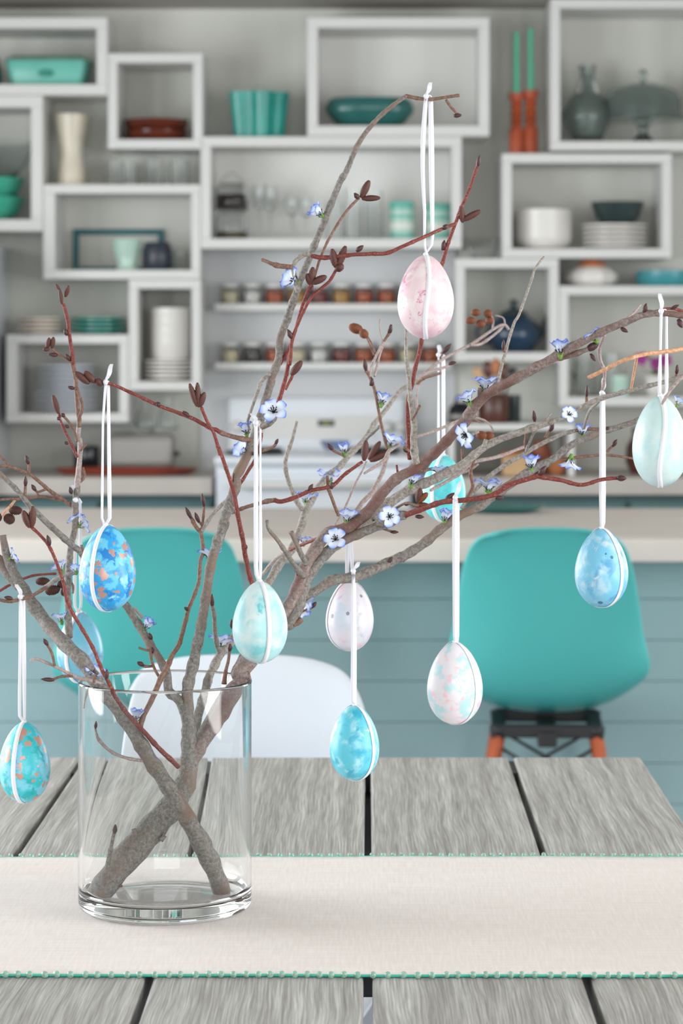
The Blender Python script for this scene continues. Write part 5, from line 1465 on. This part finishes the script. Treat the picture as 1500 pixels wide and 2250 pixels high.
def egg(cx, y0, y1, w_, d, mat, label, lon, tie, tail, left, right, wob=0.0, bw=.0042, tie_d=None, lean=0.0):
    hh = (y1 - y0) / 2 / FOC * d
    hw = w_ / 2 / FOC * d / 1.008
    c = at(cx, (y0 + y1) / 2, d)
    r = empty('easter_egg', c, label, 'egg', 'painted eggs on ribbons')
    prof = []
    n = 40
    for k in range(n + 1):
        t = PI * k / n
        z = -math.cos(t)
        prof.append((0 if k in (0, n) else hw * egg_r(z, hh), hh * z))
    s = MB().lathe(prof, 56).build('eggshell', EG[mat], r)
    s.rotation_euler = (0, 0, rnd.uniform(0, 6))
    # ribbon band round the egg, lengthwise
    vs, fs = [], []
    nb = 96
    for k in range(nb + 1):
        t = 2 * PI * k / nb
        z = math.cos(t)
        rr = hw * egg_r(z, hh)
        side = 1 if math.sin(t) >= 0 else -1
        lo = math.radians(lon) + wob * math.sin(t * 2.0)
        dr = Vector((math.sin(lo), -math.cos(lo), 0)) * side
        tg = Vector((math.cos(lo), math.sin(lo), 0))
        nrm = Vector((dr.x * rr / hw, dr.y * rr / hw, z * hw / hh * .8)).normalized()
        p = dr * rr + Vector((0, 0, hh * z)) + nrm * .00045
        wv = tg * bw / 2
        vs += [p - wv, p + wv]
    for k in range(nb): fs.append((2 * k, 2 * k + 1, 2 * k + 3, 2 * k + 2))
    o = MB().add(vs, fs).build('ribbon_band', M['ribbon'], r)
    md = o.modifiers.new('thick', 'SOLIDIFY'); md.thickness = .0003; md.offset = 0
    # hanging loop: left strand in front of the twig, over it, right strand behind
    td = tie_d or nearest(*tie)[2]
    tr = nearest(*tie)[3]
    top = (cx + lean, y0 - 2)
    def strip(mb, path):
        vs, fs = [], []
        for (x, y, wd, dd) in path:
            a, b = at(x - wd / 2, y, dd), at(x + wd / 2, y, dd)
            vs += [a - c, b - c]
        for k in range(len(path) - 1): fs.append((2 * k, 2 * k + 1, 2 * k + 3, 2 * k + 2))
        mb.add(vs, fs)
    m = MB()
    rd = (tr + 1.5) / FOC * td
    def full(strand, dtop):
        path = []
        ys = [p_[1] for p_ in strand]
        for (x, y, wd) in strand:
            f = (y - tie[1]) / max(1, top[1] - tie[1])
            path.append((x, y, wd, dtop + (d - .002 - dtop) * min(1, max(0, f))))
        return path
    pl, pr_ = full(left, td - rd), full(right, td + rd)
    over = []
    for k in range(7):
        a = PI * k / 6
        x = pl[0][0] + (pr_[0][0] - pl[0][0]) * k / 6
        over.append((x, tie[1] - (tr + 2) * math.sin(a), 9 - 3 * math.sin(a), td - rd * math.cos(a)))
    strip(m, list(reversed(pl)) + over + pr_)
    o = m.build('hanging_ribbon', M['ribbon'], r)
    md = o.modifiers.new('thick', 'SOLIDIFY'); md.thickness = .0003; md.offset = 0
    # knots: on the egg's tip and at the twig, with a cut tail
    m = MB()
    m.lathe([(0, -.0024), (.0019, -.0012), (.0024, .0004), (.0014, .0018), (0, .0022)], 12, c=at(top[0], top[1] + 1, d) - c + Vector((0, -.0012, 0)))
    m.build('knot', M['ribbon'], r)
    m = MB()
    kp = (pl[0][0], tie[1] - tr * .6, td - rd - .0012)
    m.lathe([(0, -.0030), (.0019, -.0016), (.0026, .0004), (.0016, .0022), (0, .0028)], 12, c=at(*kp) - c)
    a, b = (kp[0], kp[1] - 4), tail
    pth = []
    for k in range(7):
        f = k / 6
        pth.append((a[0] + (b[0] - a[0]) * f + 2.0 * math.sin(f * 5), a[1] + (b[1] - a[1]) * f, 6 + 4.5 * math.sin(f * PI * .9), kp[2] + .003 * math.sin(f * 3)))
    strip(m, pth)
    m.build('knot', M['ribbon'], r)
    return r


def sq(x0, y0, x1, y1, ws, bow=0.0):
    """strand from the twig to the egg's tip with varying width."""
    n = 15
    out = []
    for k in range(n):
        f = k / (n - 1)
        x = x0 + (x1 - x0) * f ** 1.0 + bow * math.sin(PI * f)
        out.append((x, y0 + (y1 - y0) * f, interp(ws, f)))
    return out


def loop(xl, yl, xr, yr, xt, yt, wl, wr, spread=0.0, b=0.93):
    """two strands: straight down to fraction b of the drop, then closing on the tip."""
    def one(x, y, ws, x_b):
        n = 20; out = []
        for k in range(n):
            f = k / (n - 1)
            if f < b: xx = x + (x_b - x) * (f / b)
            else:
                g = (f - b) / (1 - b); xx = x_b + (xt - x_b) * g * g * (3 - 2 * g)
            out.append((xx, y + (yt - y) * f, interp(ws, f)))
        return out
    return one(xl, yl, wl, xl + spread * -1), one(xr, yr, wr, xr + spread)


L, R_ = loop(936, 212, 946, 214, 936, 556, (9, 11, 9, 7, 5), (10, 12, 12, 9, 6), 4)
L = [(x + (-6 * math.sin(PI * min(1, i / 14))), y, w2) for i, (x, y, w2) in enumerate(L)]
egg(935, 560, 744, 124, 2.36, 'pink', 'pale pink marbled egg hanging from the tallest branch tip', 3, (940, 214), (948, 181), L, R_, wob=.10)
L, R_ = loop(232, 843, 238, 846, 231, 1155, (6, 5, 5, 6, 5), (7, 7, 8, 9, 8), 3, .95)
L = [(x - 5 * min(1, i / 5), y, w2) for i, (x, y, w2) in enumerate(L)]; L[-1] = (230, 1155, 6)
egg(236, 1154, 1343, 124, 2.36, 'bluecopper', 'bright blue egg with copper flakes, high before the turquoise stool', -27, (236, 842), (247, 800), L, R_, lean=-4)
L, R_ = loop(562, 940, 572, 940, 570, 1280, (8, 9, 10, 10, 9), (5, 4, 6, 8, 7), 0, .93)
egg(571, 1277, 1457, 121, 2.362, 'mint', 'mint and white clouded egg over the right rim of the vase', 22, (566, 935), (554, 908), L, R_, tie_d=2.375)
L, R_ = loop(764, 1192, 772, 1192, 768, 1276, (7, 10, 9, 6), (6, 8, 8, 6), 2, .8)
egg(768, 1276, 1429, 104, 2.53, 'lilac', 'small lilac and pink egg hanging behind the lower right limb', -72, (769, 1183), (770, 1172), L, R_, tie_d=2.47)
L, R_ = loop(776, 1262, 778, 1264, 779, 1552, (8, 9, 9, 10, 9), (8, 9, 10, 9, 8), 1, .95)
egg(778.5, 1549, 1714, 109, 2.48, 'aqua', 'clouded aqua egg hanging lowest, before the white chair', 50, (777, 1262), (790, 1235), L, R_)
L, R_ = loop(1000, 1098, 1004, 1098, 1002, 1414, (12, 14, 13, 12, 11), (10, 11, 10, 10, 9), 0, .95)
egg(999, 1411, 1591, 122, 2.375, 'pastel', 'white egg blotched with pink and mint, left of the right stool', 49, (1003, 1097), (1013, 1058), L, R_)
L, R_ = loop(1322, 868, 1326, 868, 1322, 1164, (9, 12, 12, 13, 9), (6, 8, 9, 9, 6), 0, .96)
egg(1321, 1161, 1334, 117, 2.42, 'sky', 'pitted sky blue egg hanging in front of the right stool', 44, (1323, 866), (1328, 830), L, R_)
L, R_ = loop(1452, 690, 1464, 694, 1454, 872, (7, 6, 6, 9, 8), (6, 6, 7, 9, 6), 0, .93)
L = [(x + 2 * i / 19 * -2, y, w2) for i, (x, y, w2) in enumerate(L)]
egg(1450, 870, 1070, 122, 2.27, 'palemint', 'large pale mint egg at the right picture edge', 0, (1456, 688), (1451, 645), L, R_, wob=.14, tie_d=2.303)
L, R_ = loop(963, 785, 974, 785, 972, 1002, (4, 4, 5, 6, 5), (8, 8, 8, 8, 7), 0, .95)
egg(974, 1000, 1146, 97, 2.79, 'turq', 'clear aqua egg half hidden behind the twigs', -32, (968, 782), (966, 758), L, R_, tie_d=2.80)
L, R_ = loop(166, 1108, 176, 1108, 172, 1346, (5, 6, 8, 8, 6), (6, 8, 9, 8, 6), 2, .93)
egg(176, 1345, 1500, 102, 2.60, 'bluemix', 'dusty blue egg behind the branch that leans left', -30, (167, 1103), (162, 1066), L, R_, tie_d=2.47)
L, R_ = loop(45, 1312, 52, 1316, 53, 1588, (7, 7, 7, 8, 7), (7, 8, 9, 8, 6), 2, .94)
egg(54, 1586, 1763, 112, 2.37, 'turqcopper', 'turquoise egg with copper flakes hanging at the far left', -18, (47, 1314), (38, 1284), L, R_)
